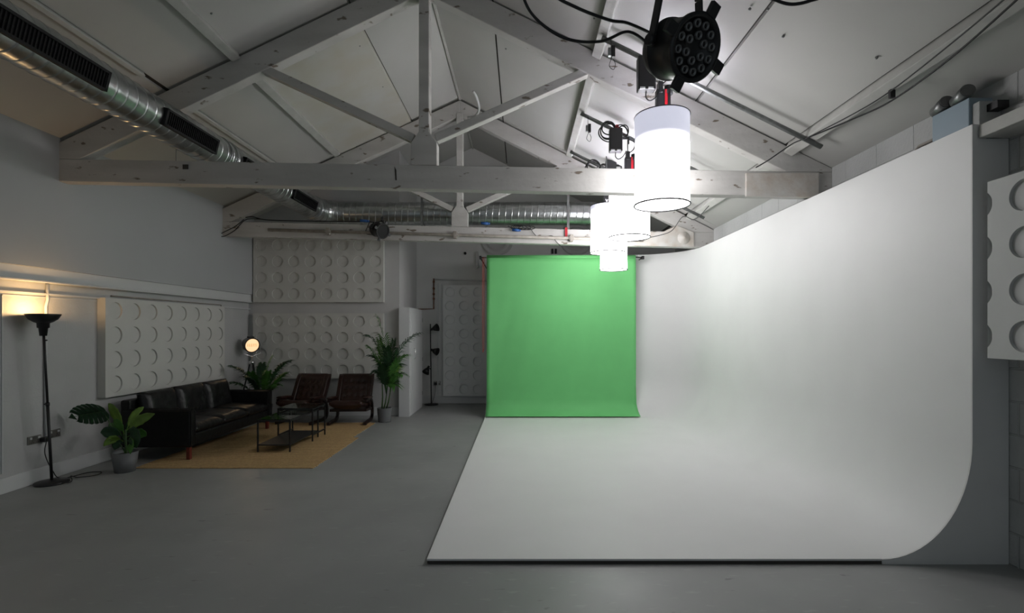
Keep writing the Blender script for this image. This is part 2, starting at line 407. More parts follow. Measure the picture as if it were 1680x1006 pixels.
# ridge board and purlins
struct('trim_ridge', MB().box((RX - 0.015, Y0, RZ - 0.06), (RX + 0.015, YN, RZ + 0.02)), M['purlin'])
def purlin(x, y0, y1, w, h, label, sl):
    a = math.atan(KL if x < RX else -KR); zc = roof(x) - h / 2 - 0.01
    m = MB().obox((x, (y0 + y1) / 2, zc), (w, y1 - y0, h), rot('Y', -a))
    return tag(m.build('roof_purlin', M['purlin'], bevel=0.006), label, 'beam', 'white timber purlins running along the roof slopes')
purlin(-3.09, 2.12, T1L - 0.02, 0.10, 0.10, 'white timber purlin on the left slope, in front of the nearest roof truss', 1)
purlin(-3.09, T1L + 0.13, T2L, 0.10, 0.10, 'white timber purlin on the left slope, between the two roof trusses', 1)
purlin(-3.87, 2.12, T1L - 0.3, 0.05, 0.05, 'thin white ceiling batten beside the silver duct, before the nearest truss', 1)
purlin(-3.87, T1L + 0.13, T2L, 0.05, 0.05, 'thin white ceiling batten just behind the nearest truss, above the silver duct', 1)
purlin(0.83, 2.12, T1L - 0.02, 0.10, 0.12, 'white purlin high on the right slope, before the nearest truss, beside a steel pipe end', 1)
purlin(0.83, T1L + 0.13, 8.5, 0.10, 0.12, 'white purlin behind the nearest truss where two steel pipe ends are fixed', 1)
purlin(2.90, 2.12, T1L - 0.02, 0.10, 0.13, 'flaking white purlin low on the right slope beside two hanging black cables', 1)
purlin(2.90, T1L + 0.13, 8.6, 0.10, 0.13, 'white timber purlin low on the right slope, above the back of the white cove', 1)

# ------------------------------------------------------------------ trusses
def truss(yl, yr, zl, zr, label, loc_note, zr_top=None, t=0.13, plates=False):
    xl, xr = XU - 0.03, XR + 0.05
    def Y(x): return yl + (yr - yl) * (x - xl) / (xr - xl)
    root = thing('roof_truss', label, 'roof truss', (0, (yl + yr) / 2, 0), 0)
    def member(name, poly, y_off=0.0, th=t, m='beam', bev=0.008):
        n = len(poly); fr = [Vector((x, Y(x) + y_off, z)) for x, z in poly]; bk = [Vector((x, Y(x) + y_off + th, z)) for x, z in poly]
        mb = MB().add(fr + bk, [tuple(range(n)), tuple(reversed(range(n, 2*n)))] + [(i, i+n, (i+1) % n + n, (i+1) % n) for i in range(n)])
        return mb.build(name, M[m], root, bevel=bev)
    tl = zl + 0.245; tr = zr + 0.27
    def top(x): return tl + (tr - tl) * (x - xl) / (xr - xl)
    def bot(x): return zl + (zr - zl) * (x - xl) / (xr - xl)
    member('tie_beam', [(xl, zl), (xr, zr), (xr, tr), (xl, tl)])
    az = RZ - 0.07
    def rl(x): return az - KL * (RX - x)
    def rr(x): return az - KR * (x - RX)
    dz = 0.27
    # left rafter meets the tie
    x1 = RX - (az - dz - tl) / KL
    member('rafter', [(xl, tl + 0.001), (x1 + 0.02, top(x1)), (RX, az - dz), (RX, az), (xl, rl(xl))])
    x2 = RX + (az - dz - tr) / KR
    member('rafter', [(x2, top(x2)), (xr - 0.0, top(xr)), (xr, max(rr(xr), tr + .02)), (RX, az), (RX, az - dz)])
    kz = top(RX)
    member('king_post', [(RX - 0.14, kz), (RX + 0.14, kz), (RX + 0.14, kz + 0.24), (RX + 0.055, kz + 0.36), (RX + 0.055, az - 0.22), (RX - 0.055, az - 0.22), (RX - 0.055, kz + 0.36), (RX - 0.14, kz + 0.24)], -0.012, t + 0.024)
    # struts
    def strut(sx):
        x0 = RX + sx * 0.12; z0 = kz + 0.30
        x3 = RX + sx * 1.72; z3 = (rl(x3) if sx < 0 else rr(x3)) - dz
        d = Vector((x3 - x0, z3 - z0)).normalized(); nn = Vector((-d.y, d.x)) * 0.045
        a = Vector((x0, z0)); b = Vector((x3, z3)) + d * 0.09
        member('strut', [tuple(a - nn), tuple(b - nn), tuple(b + nn), tuple(a + nn)], 0.012, t - 0.03)
    strut(-1); strut(1)
    return root, Y, top, bot, member
r0, *_ = truss(1.95, 1.97, 3.24, 3.10, 'roof truss nearest the camera carrying the big black stage light', '')
r1, Y1, top1, bot1, mem1 = truss(T1L, T1R, 3.22, 3.045, 'scuffed white timber roof truss that the silver duct passes through first', '')
mem1('splice_plate', [(2.42, 3.05), (3.2, 3.035), (3.2, 3.30), (2.42, 3.30)], -0.03, 0.03, 'rust', 0.004)
mem1('paint_chip', [(-1.36, 3.23), (-1.345, 3.23), (-1.35, 3.34), (-1.37, 3.38)], -0.002, 0.004, 'gap', 0)
mem1('paint_chip', [(-3.66, 3.35), (-3.60, 3.35), (-3.60, 3.40), (-3.66, 3.40)], -0.006, 0.008, 'gap', 0)
r2, Y2, top2, bot2, mem2 = truss(T2L, T2R, 3.18, 3.035, 'far white timber roof truss with a steel pipe along its face', '')
mem2('splice_plate', [(1.95, 3.06), (3.0, 3.045), (3.0, 3.30), (2.7, 3.42), (2.45, 3.30), (1.95, 3.30)], -0.03, 0.03, 'rust', 0.006)
mr = MB(); cpt = Vector((2.82, Y2(2.82) - 0.035, 3.2))
mr.lathe([(0.0, 0.03), (0.03, 0.03), (0.035, 0.012), (0.07, 0.012), (0.075, 0.0), (0.11, 0.0), (0.11, -0.01)], cpt, 24, rot('X', R(90)))
mr.build('round_boss', M['rust'], r2)

# ------------------------------------------------------------------ infinity cove
cx0, cx1, cy0, cy1, ctop = -0.64, 3.105, 3.45, 9.5, 3.03
RR_H, RR_V, CR = 0.62, 0.80, 1.0; fz = 0.035
cove = thing('infinity_cove', 'white curved infinity cove with raised floor filling the right half of the studio', 'cyclorama', (cx1, cy0, 0))
path = []  # plan path of the wall face with outward normal
path.append((Vector((cx1, cy0)), Vector((1, 0))))
for i in range(1, 7): path.append((Vector((cx1, cy0 + (cy1 - CR - cy0) * i / 7)), Vector((1, 0))))
for i in range(17):
    a = math.pi / 2 * i / 16; nrm = Vector((math.cos(a), math.sin(a)))
    path.append((Vector((cx1 - CR, cy1 - CR)) + nrm * CR, nrm))
for i in range(1, 6): path.append((Vector((cx1 - CR - (cx1 - CR - cx0) * i / 5, cy1)), Vector((0, 1))))
prof = []
for i in range(19):
    a = math.pi / 2 * i / 18; prof.append((-RR_H + RR_H * math.sin(a), fz + RR_V * (1 - math.cos(a))))
for z in (1.4, 2.0, 2.6, ctop): prof.append((0.0, z))
m = MB(); vs = []; fs = []
npf = len(prof)
for (p, n) in path:
    for (o_, z) in prof: q = p + n * o_; vs.append((q.x, q.y, z))
for i in range(len(path) - 1):
    for j in range(npf - 1): fs.append((i*npf+j, (i+1)*npf+j, (i+1)*npf+j+1, i*npf+j+1))
m.add(vs, fs, True)
ring = [(p + n * prof[0][0]) for p, n in path]
fl = [(cx0, cy0, fz)] + [(q.x, q.y, fz) for q in ring]
m.add(fl, [tuple(range(len(fl)))], False)
o = m.build('cove_surface', M['cove'], cove); weld(o, 0.002)
# top edge cap, left end
m = MB(); vs = []; fs = []
for (p, n) in path:
    q = p + n * 0.05; vs += [(p.x, p.y, ctop), (q.x, q.y, ctop), (q.x, q.y, ctop - 0.3)]
for i in range(len(path) - 1): fs += [(i*3, i*3+1, i*3+4, i*3+3), (i*3+1, i*3+2, i*3+5, i*3+4)]
m.add(vs, fs)
poly = [(cx0, cy1 + o_, z) for (o_, z) in prof]; poly += [(cx0, cy1 + 0.05, ctop), (cx0, cy1 + 0.05, 0), (cx0, cy1 - RR_H, 0)]
m.prism(poly, (-0.012, 0, 0))
m.build('edge_board', M['cove'], cove)
m = MB().box((cx0 - 0.008, cy0 + 0.002, 0.0), (cx0 - 0.001, cy1 - RR_H, 0.022)).box((cx0, cy0 - 0.006, 0.0), (cx1 - RR_H + 0.03, cy0 + 0.004, 0.022))
m.build('floor_edge', M['edge'], cove)
m = MB().box((cx0 - 0.01, cy0 - 0.004, 0.022), (cx1 - RR_H, cy0 + 0.0, 0.035)).box((cx0 - 0.01, cy0, 0.022), (cx0 - 0.001, cy1 - RR_H, 0.035))
m.build('floor_lip', M['cove'], cove)
# front end panel
poly = [(cx1 + o_, cy0 - 0.001, z) for (o_, z) in prof] + [(3.20, cy0 - 0.001, ctop), (3.20, cy0 - 0.001, 2.93), (XR - 0.005, cy0 - 0.001, 2.93), (XR - 0.005, cy0 - 0.001, 0.0), (cx1 - RR_H, cy0 - 0.001, 0.0)]
MB().prism([(a, b - 0.010, c) for a, b, c in poly], (0, 0.0105, 0)).build('end_panel', M['cove_side'], cove)

# ------------------------------------------------------------------ green paper backdrop
gp = thing('green_paper_backdrop', 'green paper backdrop hanging from a roll over the back of the white cove', 'backdrop', (0.73, 9.2, 0))
gx0, gx1 = -0.63, 2.10; gz = 2.935; gy = 9.2
m = MB(); nx = 40
prf = [(gy - 0.045, gz), (gy - 0.047, gz - 0.1)]
for i in range(1, 12): prf.append((gy - 0.047 + 0.03 * i / 12, gz - 0.1 - (gz - 0.1 - 0.42) * i / 12))
def cove_y(z):   # face of the back curve at height z
    if z >= fz + RR_V: return cy1
    return cy1 - RR_H + RR_H * math.sqrt(max(0, 1 - (1 - (z - fz) / RR_V) ** 2))
prf += [(9.165, 0.34), (9.15, 0.26), (9.115, 0.195), (9.06, 0.135), (9.0, 0.098), (8.94, 0.072), (8.90, 0.062)]
vs = []; fs = []
for j, (y, z) in enumerate(prf):
    fl_ = max(0, (0.42 - z) / 0.36); fl_ = min(fl_, 1) ** 1.3
    for i in range(nx + 1):
        u = i / nx; x = gx0 + (gx1 - gx0) * u + (fl_ * (0.02 * u * 2 - 0.01))
        w = 0.0
        if 1 < j < 14:
            w = 0.005 * math.sin(u * 31 + 1.3 * j) * math.sin(j * 0.9 + u * 9) + 0.004 * math.sin(u * 57 + j)
            w += -0.035 * (abs(2 * u - 1) ** 14) * min(1, (gz - z) / 1.5)
        vs.append((x, y + w, z))
for j in range(len(prf) - 1):
    for i in range(nx): a = j * (nx + 1) + i; fs.append((a, a + 1, a + nx + 2, a + nx + 1))
m.add(vs, fs, True); m.build('paper_sheet', M['green'], gp, solid=0.002)
MB().cyl((gx0, gy, gz), (gx1, gy, gz), 0.048, 24).build('paper_roll', M['green'], gp)
MB().cyl((gx0 - 0.14, gy, gz), (gx1 + 0.16, gy, gz), 0.014, 12).build('crossbar', M['silver'], gp)
for x in (gx0 - 0.12, gx1 + 0.14):
    MB().box((x - 0.02, gy - 0.03, gz - 0.03), (x + 0.02, gy + 0.03, gz + 0.03)).cyl((x, gy, gz), (x, cy1 + (1.35 if x < 0 else 0.0), gz), 0.012, 10).build('bracket', M['black'], gp)
MB().tube(smooth([(gx0 - 0.075, gy - 0.02, gz), (gx0 - 0.078, gy - 0.02, 2.2), (gx0 - 0.075, gy - 0.02, 1.27), (gx0 - 0.06, gy - 0.02, 1.25), (gx0 - 0.052, gy - 0.02, 1.4), (gx0 - 0.052, gy - 0.02, gz)], 6), 0.005, 6).build('pull_chain', M['redc'], gp)

# ------------------------------------------------------------------ acoustic panels with round recesses
def circ_cell(m, cx, cz, rect, r, dep, a0=0, a1=360, n=40):
    x0, x1, z0, z1 = rect; A = [R(a0 + (a1 - a0) * i / n) for i in range(n + 1)]
    # include exact corner directions
    cor = [math.atan2(z - cz, x - cx) % (2 * math.pi) for x in (x0, x1) for z in (z0, z1)]
    for c in cor:
        j = min(range(len(A)), key=lambda i: abs((A[i] % (2 * math.pi)) - c))
        if 0 < j < len(A) - 1: A[j] = c if A[j] >= 0 or c < math.pi else c - 2 * math.pi
    vs = []; fs = []
    for a in A:
        ca, sa = math.cos(a), math.sin(a); t = []
        if abs(ca) > 1e-6: t.append(((x1 if ca > 0 else x0) - cx) / ca)
        if abs(sa) > 1e-6: t.append(((z1 if sa > 0 else z0) - cz) / sa)
        t = [q for q in t if q > 1e-6]; t = min(t)
        vs += [(cx + ca * t, 0, cz + sa * t), (cx + ca * r, 0, cz + sa * r), (cx + ca * (r - 0.001), dep, cz + sa * (r - 0.001)), (cx + ca * r * 0.80, dep * 0.92, cz + sa * r * 0.80)]
    for i in range(n):
        for k in range(3): fs.append((i*4+k, i*4+k+1, (i+1)*4+k+1, (i+1)*4+k))
    m.add(vs, fs); base = len(m.v) - len(vs)
    m.f.append(tuple(base + i * 4 + 3 for i in range(n + 1))); m.sm.append(False)
def cut_cell(m, x, cz, w, pitch, r, dep, off=0.066, n=14):
    cx = x - off; am = math.acos(off / r); z0 = cz - pitch / 2; z1 = cz + pitch / 2; x1 = x + w; vs = []; fs = []
    for i in range(n + 1):
        a = -am + 2 * am * i / n; ca, sa = math.cos(a), math.sin(a); t = (x1 - cx) / ca
        if abs(sa) > 1e-6: t = min(t, ((z1 if sa > 0 else z0) - cz) / sa)
        vs += [(cx + ca * t, 0, cz + sa * t), (cx + ca * r, 0, cz + sa * r), (cx + ca * r, dep, cz + sa * r)]
    for i in range(n):
        for k in range(2): fs.append((i*3+k, i*3+k+1, (i+1)*3+k+1, (i+1)*3+k))
    b = len(m.v); m.add(vs, fs); m.f.append(tuple(b + i * 3 + 2 for i in range(n + 1))); m.sm.append(False)
    for (zc, q) in ((z1, n), (z0, 0)):
        p = vs[q*3]; s_ = vs[q*3+1]
        pts = [s_, p] + ([(x1, 0, zc)] if p[0] > x1 - 1e-5 else []) + [(x, 0, zc)]
        m.add(pts, [tuple(range(len(pts)))])
    # corner pieces between neighbouring outward rays
    for (zc, sg) in ((z1, 1), (z0, -1)):
        ac = math.atan2(pitch / 2, x1 - cx) * sg
        for i in range(n):
            a = -am + 2 * am * i / n; b2 = -am + 2 * am * (i + 1) / n
            if a < ac < b2: m.add([vs[i*3], (x1, 0, zc), vs[(i+1)*3]], [(0, 1, 2)])
def acoustic(name, label, loc, rz, cols, rows, material, pitch=0.3, r=0.105, th=0.05, half=None, w=None, dep=0.021):
    W = cols * pitch if w is None else w; H = rows * pitch
    root = thing(name, label, 'acoustic panel', loc, rz)
    m = MB(); x = -W / 2
    if half:
        for j in range(rows): cut_cell(m, x, (j + .5) * pitch, half, pitch, r, 0.03)
        x += half
    for i in range(cols):
        for j in range(rows):
            circ_cell(m, x + pitch / 2, (j + .5) * pitch, (x, x + pitch, j * pitch, (j + 1) * pitch), r, dep)
        x += pitch
    xe = x; x = -W / 2
    m.add([(x, 0, 0), (xe, 0, 0), (xe, 0, H), (x, 0, H), (x, th, 0), (xe, th, 0), (xe, th, H), (x, th, H)],
          [(0, 1, 5, 4), (1, 2, 6, 5), (2, 3, 7, 6), (3, 0, 4, 7), (4, 5, 6, 7)])
    m.build('face', material, root, world=False)
    return root
acoustic('acoustic_panel', 'white acoustic panel with round recesses on the left wall above the black sofa', (XL + 0.10, 7.22, 0.79), R(90), 8, 4, M['panel'], 0.302, th=0.099)
acoustic('acoustic_panel', 'upper white acoustic panel on the lounge wall, its top behind the far beam', (-3.77, YB - 0.07, 2.12), 0, 8, 4, M['panel'], 0.303, th=0.069)
acoustic('acoustic_panel', 'lower white acoustic panel on the lounge wall behind the two brown armchairs', (-3.77, YB - 0.07, 0.70), 0, 8, 4, M['panel'], 0.303, th=0.069)
acoustic('acoustic_panel', 'upright white acoustic panel in the back niche left of the green backdrop', (-1.69 + 0.6, YN - 0.08, 0.17), 0, 4, 8, M['cove'], 0.3, th=0.079, dep=0.045)  # brighter cove colour here makes up for the weak light in the niche
pr = acoustic('acoustic_panel', 'white acoustic panel on the right block wall in front of the cove end', (XR - 0.235, 2.267, 1.425), R(-90), 7, 4, M['panel_r'], 0.295, r=0.10, th=0.234, half=0.10, w=2.165)

# ------------------------------------------------------------------ ductwork
duct = thing('ventilation_duct', 'silver spiral ventilation duct with black grilles running back and across the roof', 'duct', (-3.6, 5.0, 3.7))
DX, DZ, DR, DR2, DY2 = -3.60, 3.705, 0.185, 0.205, 9.03
def spiral(p0, p1, r, pitch=0.115, seg=36):
    p0 = Vector(p0); p1 = Vector(p1); L = (p1 - p0).length; n = int(L / pitch); pts = []; rad = []
    for i in range(n + 1):
        t = i * pitch
        for dt, rr in ((0, r), (0.006, r), (pitch - 0.018, r), (pitch - 0.012, r), (pitch - 0.009, r + 0.004), (pitch - 0.004, r + 0.004)):
            if t + dt < L: pts.append(p0 + (p1 - p0) * ((t + dt) / L)); rad.append(rr)
    m = MB().tube(pts, r, seg, radii=rad)
    # shear the seams so they spiral
    ax = (p1 - p0).normalized()
    u = ax.orthogonal().normalized(); w = ax.cross(u)
    for i, v in enumerate(m.v):
        q = v - p0; ang = math.atan2(q.dot(w), q.dot(u)); m.v[i] = v + ax * 0.025 * math.sin(ang)
    return m
spiral((DX, 1.0, DZ), (DX, 8.60, DZ), DR).build('duct_pipe', M['duct'], duct)
e = arc((DX + 0.42, DY2 - 0.42, DZ), (-1, 0, 0), (0, 1, 0), 0.42, 0, math.pi / 2, 5)
m = MB().tube([(DX, 8.56, DZ)] + e + [(DX + 0.46, DY2, DZ)], DR2, 36)
for i, p in enumerate(e):
    t = (e[min(i + 1, 5)] - e[max(i - 1, 0)]).normalized(); m.torus(p, DR2 + 0.003, 0.008, 36, 8, t.to_track_quat('Z', 'Y').to_matrix())
m.build('elbow', M['duct'], duct)
spiral((DX + 0.44, DY2, DZ), (1.42, DY2, DZ), DR2).build('duct_pipe', M['duct'], duct)
e = arc((1.42, DY2 + 0.4, DZ), (0, -1, 0), (1, 0, 0), 0.4, 0, math.pi / 2, 5)
MB().tube(e, DR2, 36).build('elbow', M['duct'], duct)
spiral((1.82, DY2 + 0.38, DZ), (1.82, YN + 0.02, DZ), DR2).build('duct_pipe', M['duct'], duct)
for y in (5.9, 6.03):
    MB().torus((DX, y, DZ), DR + 0.004, 0.009, 36, 8, rot('X', R(90))).build('joint_ring', M['duct'], duct)
ga = R(-14)
def grille(y0, y1):
    n = Vector((math.cos(ga), 0, math.sin(ga))); tz = Vector((-math.sin(ga), 0, math.cos(ga)))
    mtx = Matrix((n, Vector((0, 1, 0)), tz)).transposed(); c = Vector((DX, (y0 + y1) / 2, DZ)) + n * (DR + 0.005); L = y1 - y0; H = 0.165
    m = MB()
    for s in (-1, 1):
        m.obox(c + tz * s * (H / 2 - 0.01), (0.05, L, 0.02), mtx); m.obox(c + Vector((0, s * (L / 2 - 0.012), 0)), (0.05, 0.024, H), mtx)
    m.obox(c + n * 0.001, (0.008, L, H), mtx)
    gr = m.build('grille', M['blackm'], duct)
    m = MB(); k = int(L / 0.028)
    for i in range(k):
        m.obox(c + Vector((0, -L / 2 + 0.03 + (L - 0.06) * i / (k - 1), 0)) + n * 0.010, (0.016, 0.004, H - 0.03), mtx)
    m.obox(c + n * 0.005, (0.006, L - 0.04, 0.006), mtx)
    m.build('grille_slats', M['blackm'], gr)
for a, b in ((3.2, 4.12), (4.78, 5.60), (6.15, 6.95), (7.5, 8.32)): grille(a, b)
MB().cyl((DX - 0.28, 5.2, DZ - 0.4), (DX - 0.28, 5.2, roof(DX - 0.28)), 0.004, 6).build('hanger_rod', M['steel'], duct) if False else None
for x in (-1.75, 0.83):
    MB().torus((x, DY2, DZ), DR2 + 0.006, 0.006, 36, 6, rot('Y', R(90))).box((x - 0.02, DY2 - DR2 - 0.02, DZ - DR2 - 0.12), (x + 0.02, DY2 - DR2 - 0.012, roof(x) - 0.03)).build('hanger_strap', M['steel'], duct)
for (x, y) in ((DX - 0.37, 5.75),):
    MB().cyl((x, y, 3.47), (x, y, roof(x) - 0.02), 0.004, 6).build('hanger_rod', M['steel'], duct)

# round vents on the gable
def vent(x, z, r, label):
    o = thing('round_vent', label, 'vent', (x, YN - 0.05, z))
    m = MB(); mt = rot('X', R(90))
    m.lathe([(r, 0), (r, 0.05), (r - 0.03, 0.06), (r - 0.05, 0.03), (r * 0.7, 0.03), (r * 0.68, 0.06), (r * 0.6, 0.06), (r * 0.58, 0.02), (0.0, 0.02)], (x, YN, z), 40, mt)
    m.build('vent_ring', M['wall_back'], o)
vent(-0.52, 3.58, 0.36, 'grey round vent on the back wall above the left of the green backdrop')
vent(1.20, 3.58, 0.36, 'grey round vent on the back wall above the right of the green backdrop')

# ------------------------------------------------------------------ hanging lanterns, pipes, drivers
def rpipe(x0, x1, y, off, label):
    m = MB().tube([(x0, y, roof(x0) - off), (x1, y, roof(x1) - off)], 0.024, 12)
    # open ends
    return tag(m.build('steel_pipe', M['steel']), label, 'pipe', 'steel pipes slung under the right roof slope')
rpipe(0.80, 2.98, 4.96, 0.17, 'steel pipe under the right roof slope, nearest, above the nearest lantern')
rpipe(0.80, 2.98, 6.70, 0.17, 'steel pipe under the right roof slope, middle of three, with coiled black cable')
rpipe(0.80, 2.98, 8.14, 0.17, 'steel pipe under the right roof slope, farthest, close to the far truss')

def lantern(x, y, zb, dia, h, label):
    root = thing('lantern_light', label, 'pendant light', (x, y, zb), 0, 'white drum lanterns hung over the cove')
    r = dia / 2; m = MB(); seg = 48; vs = []; fs = []
    hs = [0, 0.02, 0.2, 0.35, 0.45, 0.55, 0.65, h - 0.02, h]; hs = [q * 0.70 / h * (h / 0.70) for q in hs]
    for z in hs:
        for k in range(seg):
            a = 2 * math.pi * k / seg; rr = r * (1 + 0.006 * math.sin(3 * a + z * 5)) * (0.985 if 0.1 < z < h - 0.1 else 1.0); vs.append((rr * math.cos(a), rr * math.sin(a), z))
    for i in range(len(hs) - 1):
        for k in range(seg): k2 = (k + 1) % seg; fs.append((i*seg+k, i*seg+k2, (i+1)*seg+k2, (i+1)*seg+k))
    m.add(vs, fs, True); m.add([(r * .99 * math.cos(2*math.pi*k/seg), r * .99 * math.sin(2*math.pi*k/seg), 0.004) for k in range(seg)], [tuple(range(seg))])
    m.build('shade', M['shade'], root, world=False)
    MB().torus((0, 0, -0.006), r + 0.004, 0.008, 48, 6).build('rim', M['black'], root, world=False)
    MB().torus((0, 0, h), r + 0.002, 0.005, 48, 6).build('rim', M['black'], root, world=False)
    # tube light body rising from the lantern
    m = MB().box((-0.06, -0.035, h - 0.25), (0.02, 0.035, h + 0.26)).box((-0.045, -0.05, h + 0.22), (0.0, 0.03, h + 0.33)); 
    lb = m.build('lamp_body', M['black'], root, world=False, bevel=0.006)
    MB().box((0.02, -0.03, h - 0.25), (0.05, 0.03, h + 0.26)).build('red_side', M['red'], root, world=False, bevel=0.003)
    MB().box((0.05, -0.04, h - 0.2), (0.075, 0.04, h + 0.24)).cyl((0.065, 0, h + 0.22), (0.065, 0, h + 0.30), 0.04, 16).build('lamp_cap', M['blackm'], root, world=False)
    MB().bar((-0.035, -0.0365, h + 0.10), (-0.02, -0.0365, h + 0.06), 0.003, 0.008).bar((-0.02, -0.0365, h + 0.06), (-0.005, -0.0365, h + 0.10), 0.003, 0.008).build('logo', M['white'], root, world=False)
    zt = roof(x) - 0.17 - zb
    MB().cyl((-0.02, 0, h + 0.3), (-0.02, 0, zt), 0.008, 8).build('hanging_rod', M['steel'], root, world=False)
    cbm = MB().tube(smooth([(-0.02, -0.03, h + 0.3), (0.05, -0.03, h + 0.36), (0.07, -0.02, h + 0.45), (0.0, 0.0, h + 0.5)], 6), 0.006, 6)
    pass
    cbm.build('cable', M['rubber'], root, world=False)
    return root
lantern(1.38, 4.90, 2.84, 0.525, 0.86, 'large white glowing drum lantern nearest the camera under the black stage light')
lantern(1.44, 6.66, 2.845, 0.54, 0.80, 'white glowing drum lantern second from the camera, its top behind the near beam')
lantern(1.32, 7.62, 2.79, 0.52, 0.70, 'white glowing drum lantern third from the camera, left of the second')
lantern(1.52, 8.22, 2.60, 0.44, 0.72, 'smallest white glowing drum lantern, farthest back and lowest against the green backdrop')

def driver(x, y, z, h, label):
    root = thing('power_box', label, 'power supply', (x, y, z), 0, 'black lamp power boxes under the roof pipes')
    MB().box((-0.085, -0.05, 0), (0.085, 0.05, h)).build('housing', M['black'], root, world=False, bevel=0.012)
    for x_ in (-0.07, 0.01): MB().box((x_, -0.052, 0.004), (x_ + 0.05, -0.048, 0.022)).build('label_strip', M['white'], root, world=False)
    m = MB().tube(smooth([(0.0, 0, 0.0), (0.0, 0, -0.06), (0.04, 0, -0.09), (0.10, 0, -0.05), (0.14, 0, 0.02)], 6), 0.006, 6); m.build('cable', M['rubber'], root, world=False)
    m = MB().cyl((0.02, 0.0, h), (0.02, 0, roof(x) - 0.17 - z), 0.008, 8).box((0.0, -0.02, h), (0.04, 0.02, h + 0.05)); m.build('hook', M['red'], root, world=False)
    MB().bar((0.085, 0, h * 0.6), (0.18, 0, h * 0.6), 0.02, 0.03).bar((0.17, 0, h * 0.6), (0.17, 0, h * 0.35), 0.015, 0.02).build('clamp', M['black'], root, world=False)
    return root
p = P(1060, 150, 4.85); driver(p.x, p.y, p.z, 0.33, 'black power box above the nearest lantern, behind the stage light')
p = P(1010, 250, 6.62); driver(p.x, p.y, p.z, 0.31, 'black power box with a red hook hanging at the middle roof pipe')
p = P(1002, 284, 8.08); driver(p.x, p.y, p.z, 0.20, 'black power box hanging at the farthest roof pipe')
def coil(c, r, n, label, tilt=0.0, wr=0.008):
    m = MB(); c = Vector(c)
    for i in range(n):
        q = r * (1 - 0.13 * (i % 3)) ; cc = c + Vector((random.uniform(-.02, .02), 0.012 * i, -0.02 * (i % 2) + r - q))
        pts = []
        for k in range(28):
            a = 2 * math.pi * k / 28; pts.append(cc + Vector((q * math.cos(a) * (0.9 + 0.05 * i), 0.02 * math.sin(a * 2 + i), q * math.sin(a))))
        m.tube(pts, wr, 6, closed=True)
    return tag(m.build('cable_coil', M['rubber']), label, 'cable', 'black cable coils on the roof pipes')
coil(P(1000, 214, 6.66), 0.12, 4, 'coiled black cable looped left of the power box on the middle roof pipe')
coil(P(1022, 216, 6.60), 0.09, 3, 'small coil of black cable right of the power box on the middle roof pipe')
coil(P(973, 274, 8.10), 0.12, 4, 'coiled black cable hanging on the farthest roof pipe')
coil(P(992, 278, 8.15), 0.09, 3, 'small black cable coil beside the power box on the farthest roof pipe')
def clipbox(px, py, d, label, s=1.0):
    p = P(px, py, d); root = thing('cable_clip', label, 'clip', p, 0, 'small black clips hanging on the right purlin')
    MB().box((-0.03 * s, 0, -0.04 * s), (0.03 * s, 0.04 * s, 0.04 * s)).build('clip_body', M['steel'], root, world=False, bevel=0.004)
    MB().box((0.0, -0.02 * s, -0.06 * s), (0.035 * s, 0.02 * s, 0.05 * s)).build('clip_jaw', M['black'], root, world=False, bevel=0.004)
    MB().tube(smooth([(0.01, 0, -0.05 * s), (-0.02, 0, -0.14 * s), (0.02, 0, -0.18 * s), (0.04 * s, 0, -0.13 * s), (0.02, 0, -0.08 * s)], 6), 0.003, 6).build('lanyard', M['rubber'], root, world=False)
    MB().tube([(0.0, 0.02, 0.03), (0.0, 0.02, 0.16)], 0.003, 6).build('hanging_wire', M['rubber'], root, world=False)
clipbox(1003, 84, 4.9, 'black clip with a looped lanyard hanging from the near purlin beside the stage light')
clipbox(965, 210, 6.64, 'black clip with a looped lanyard hanging from the purlin behind the near truss')

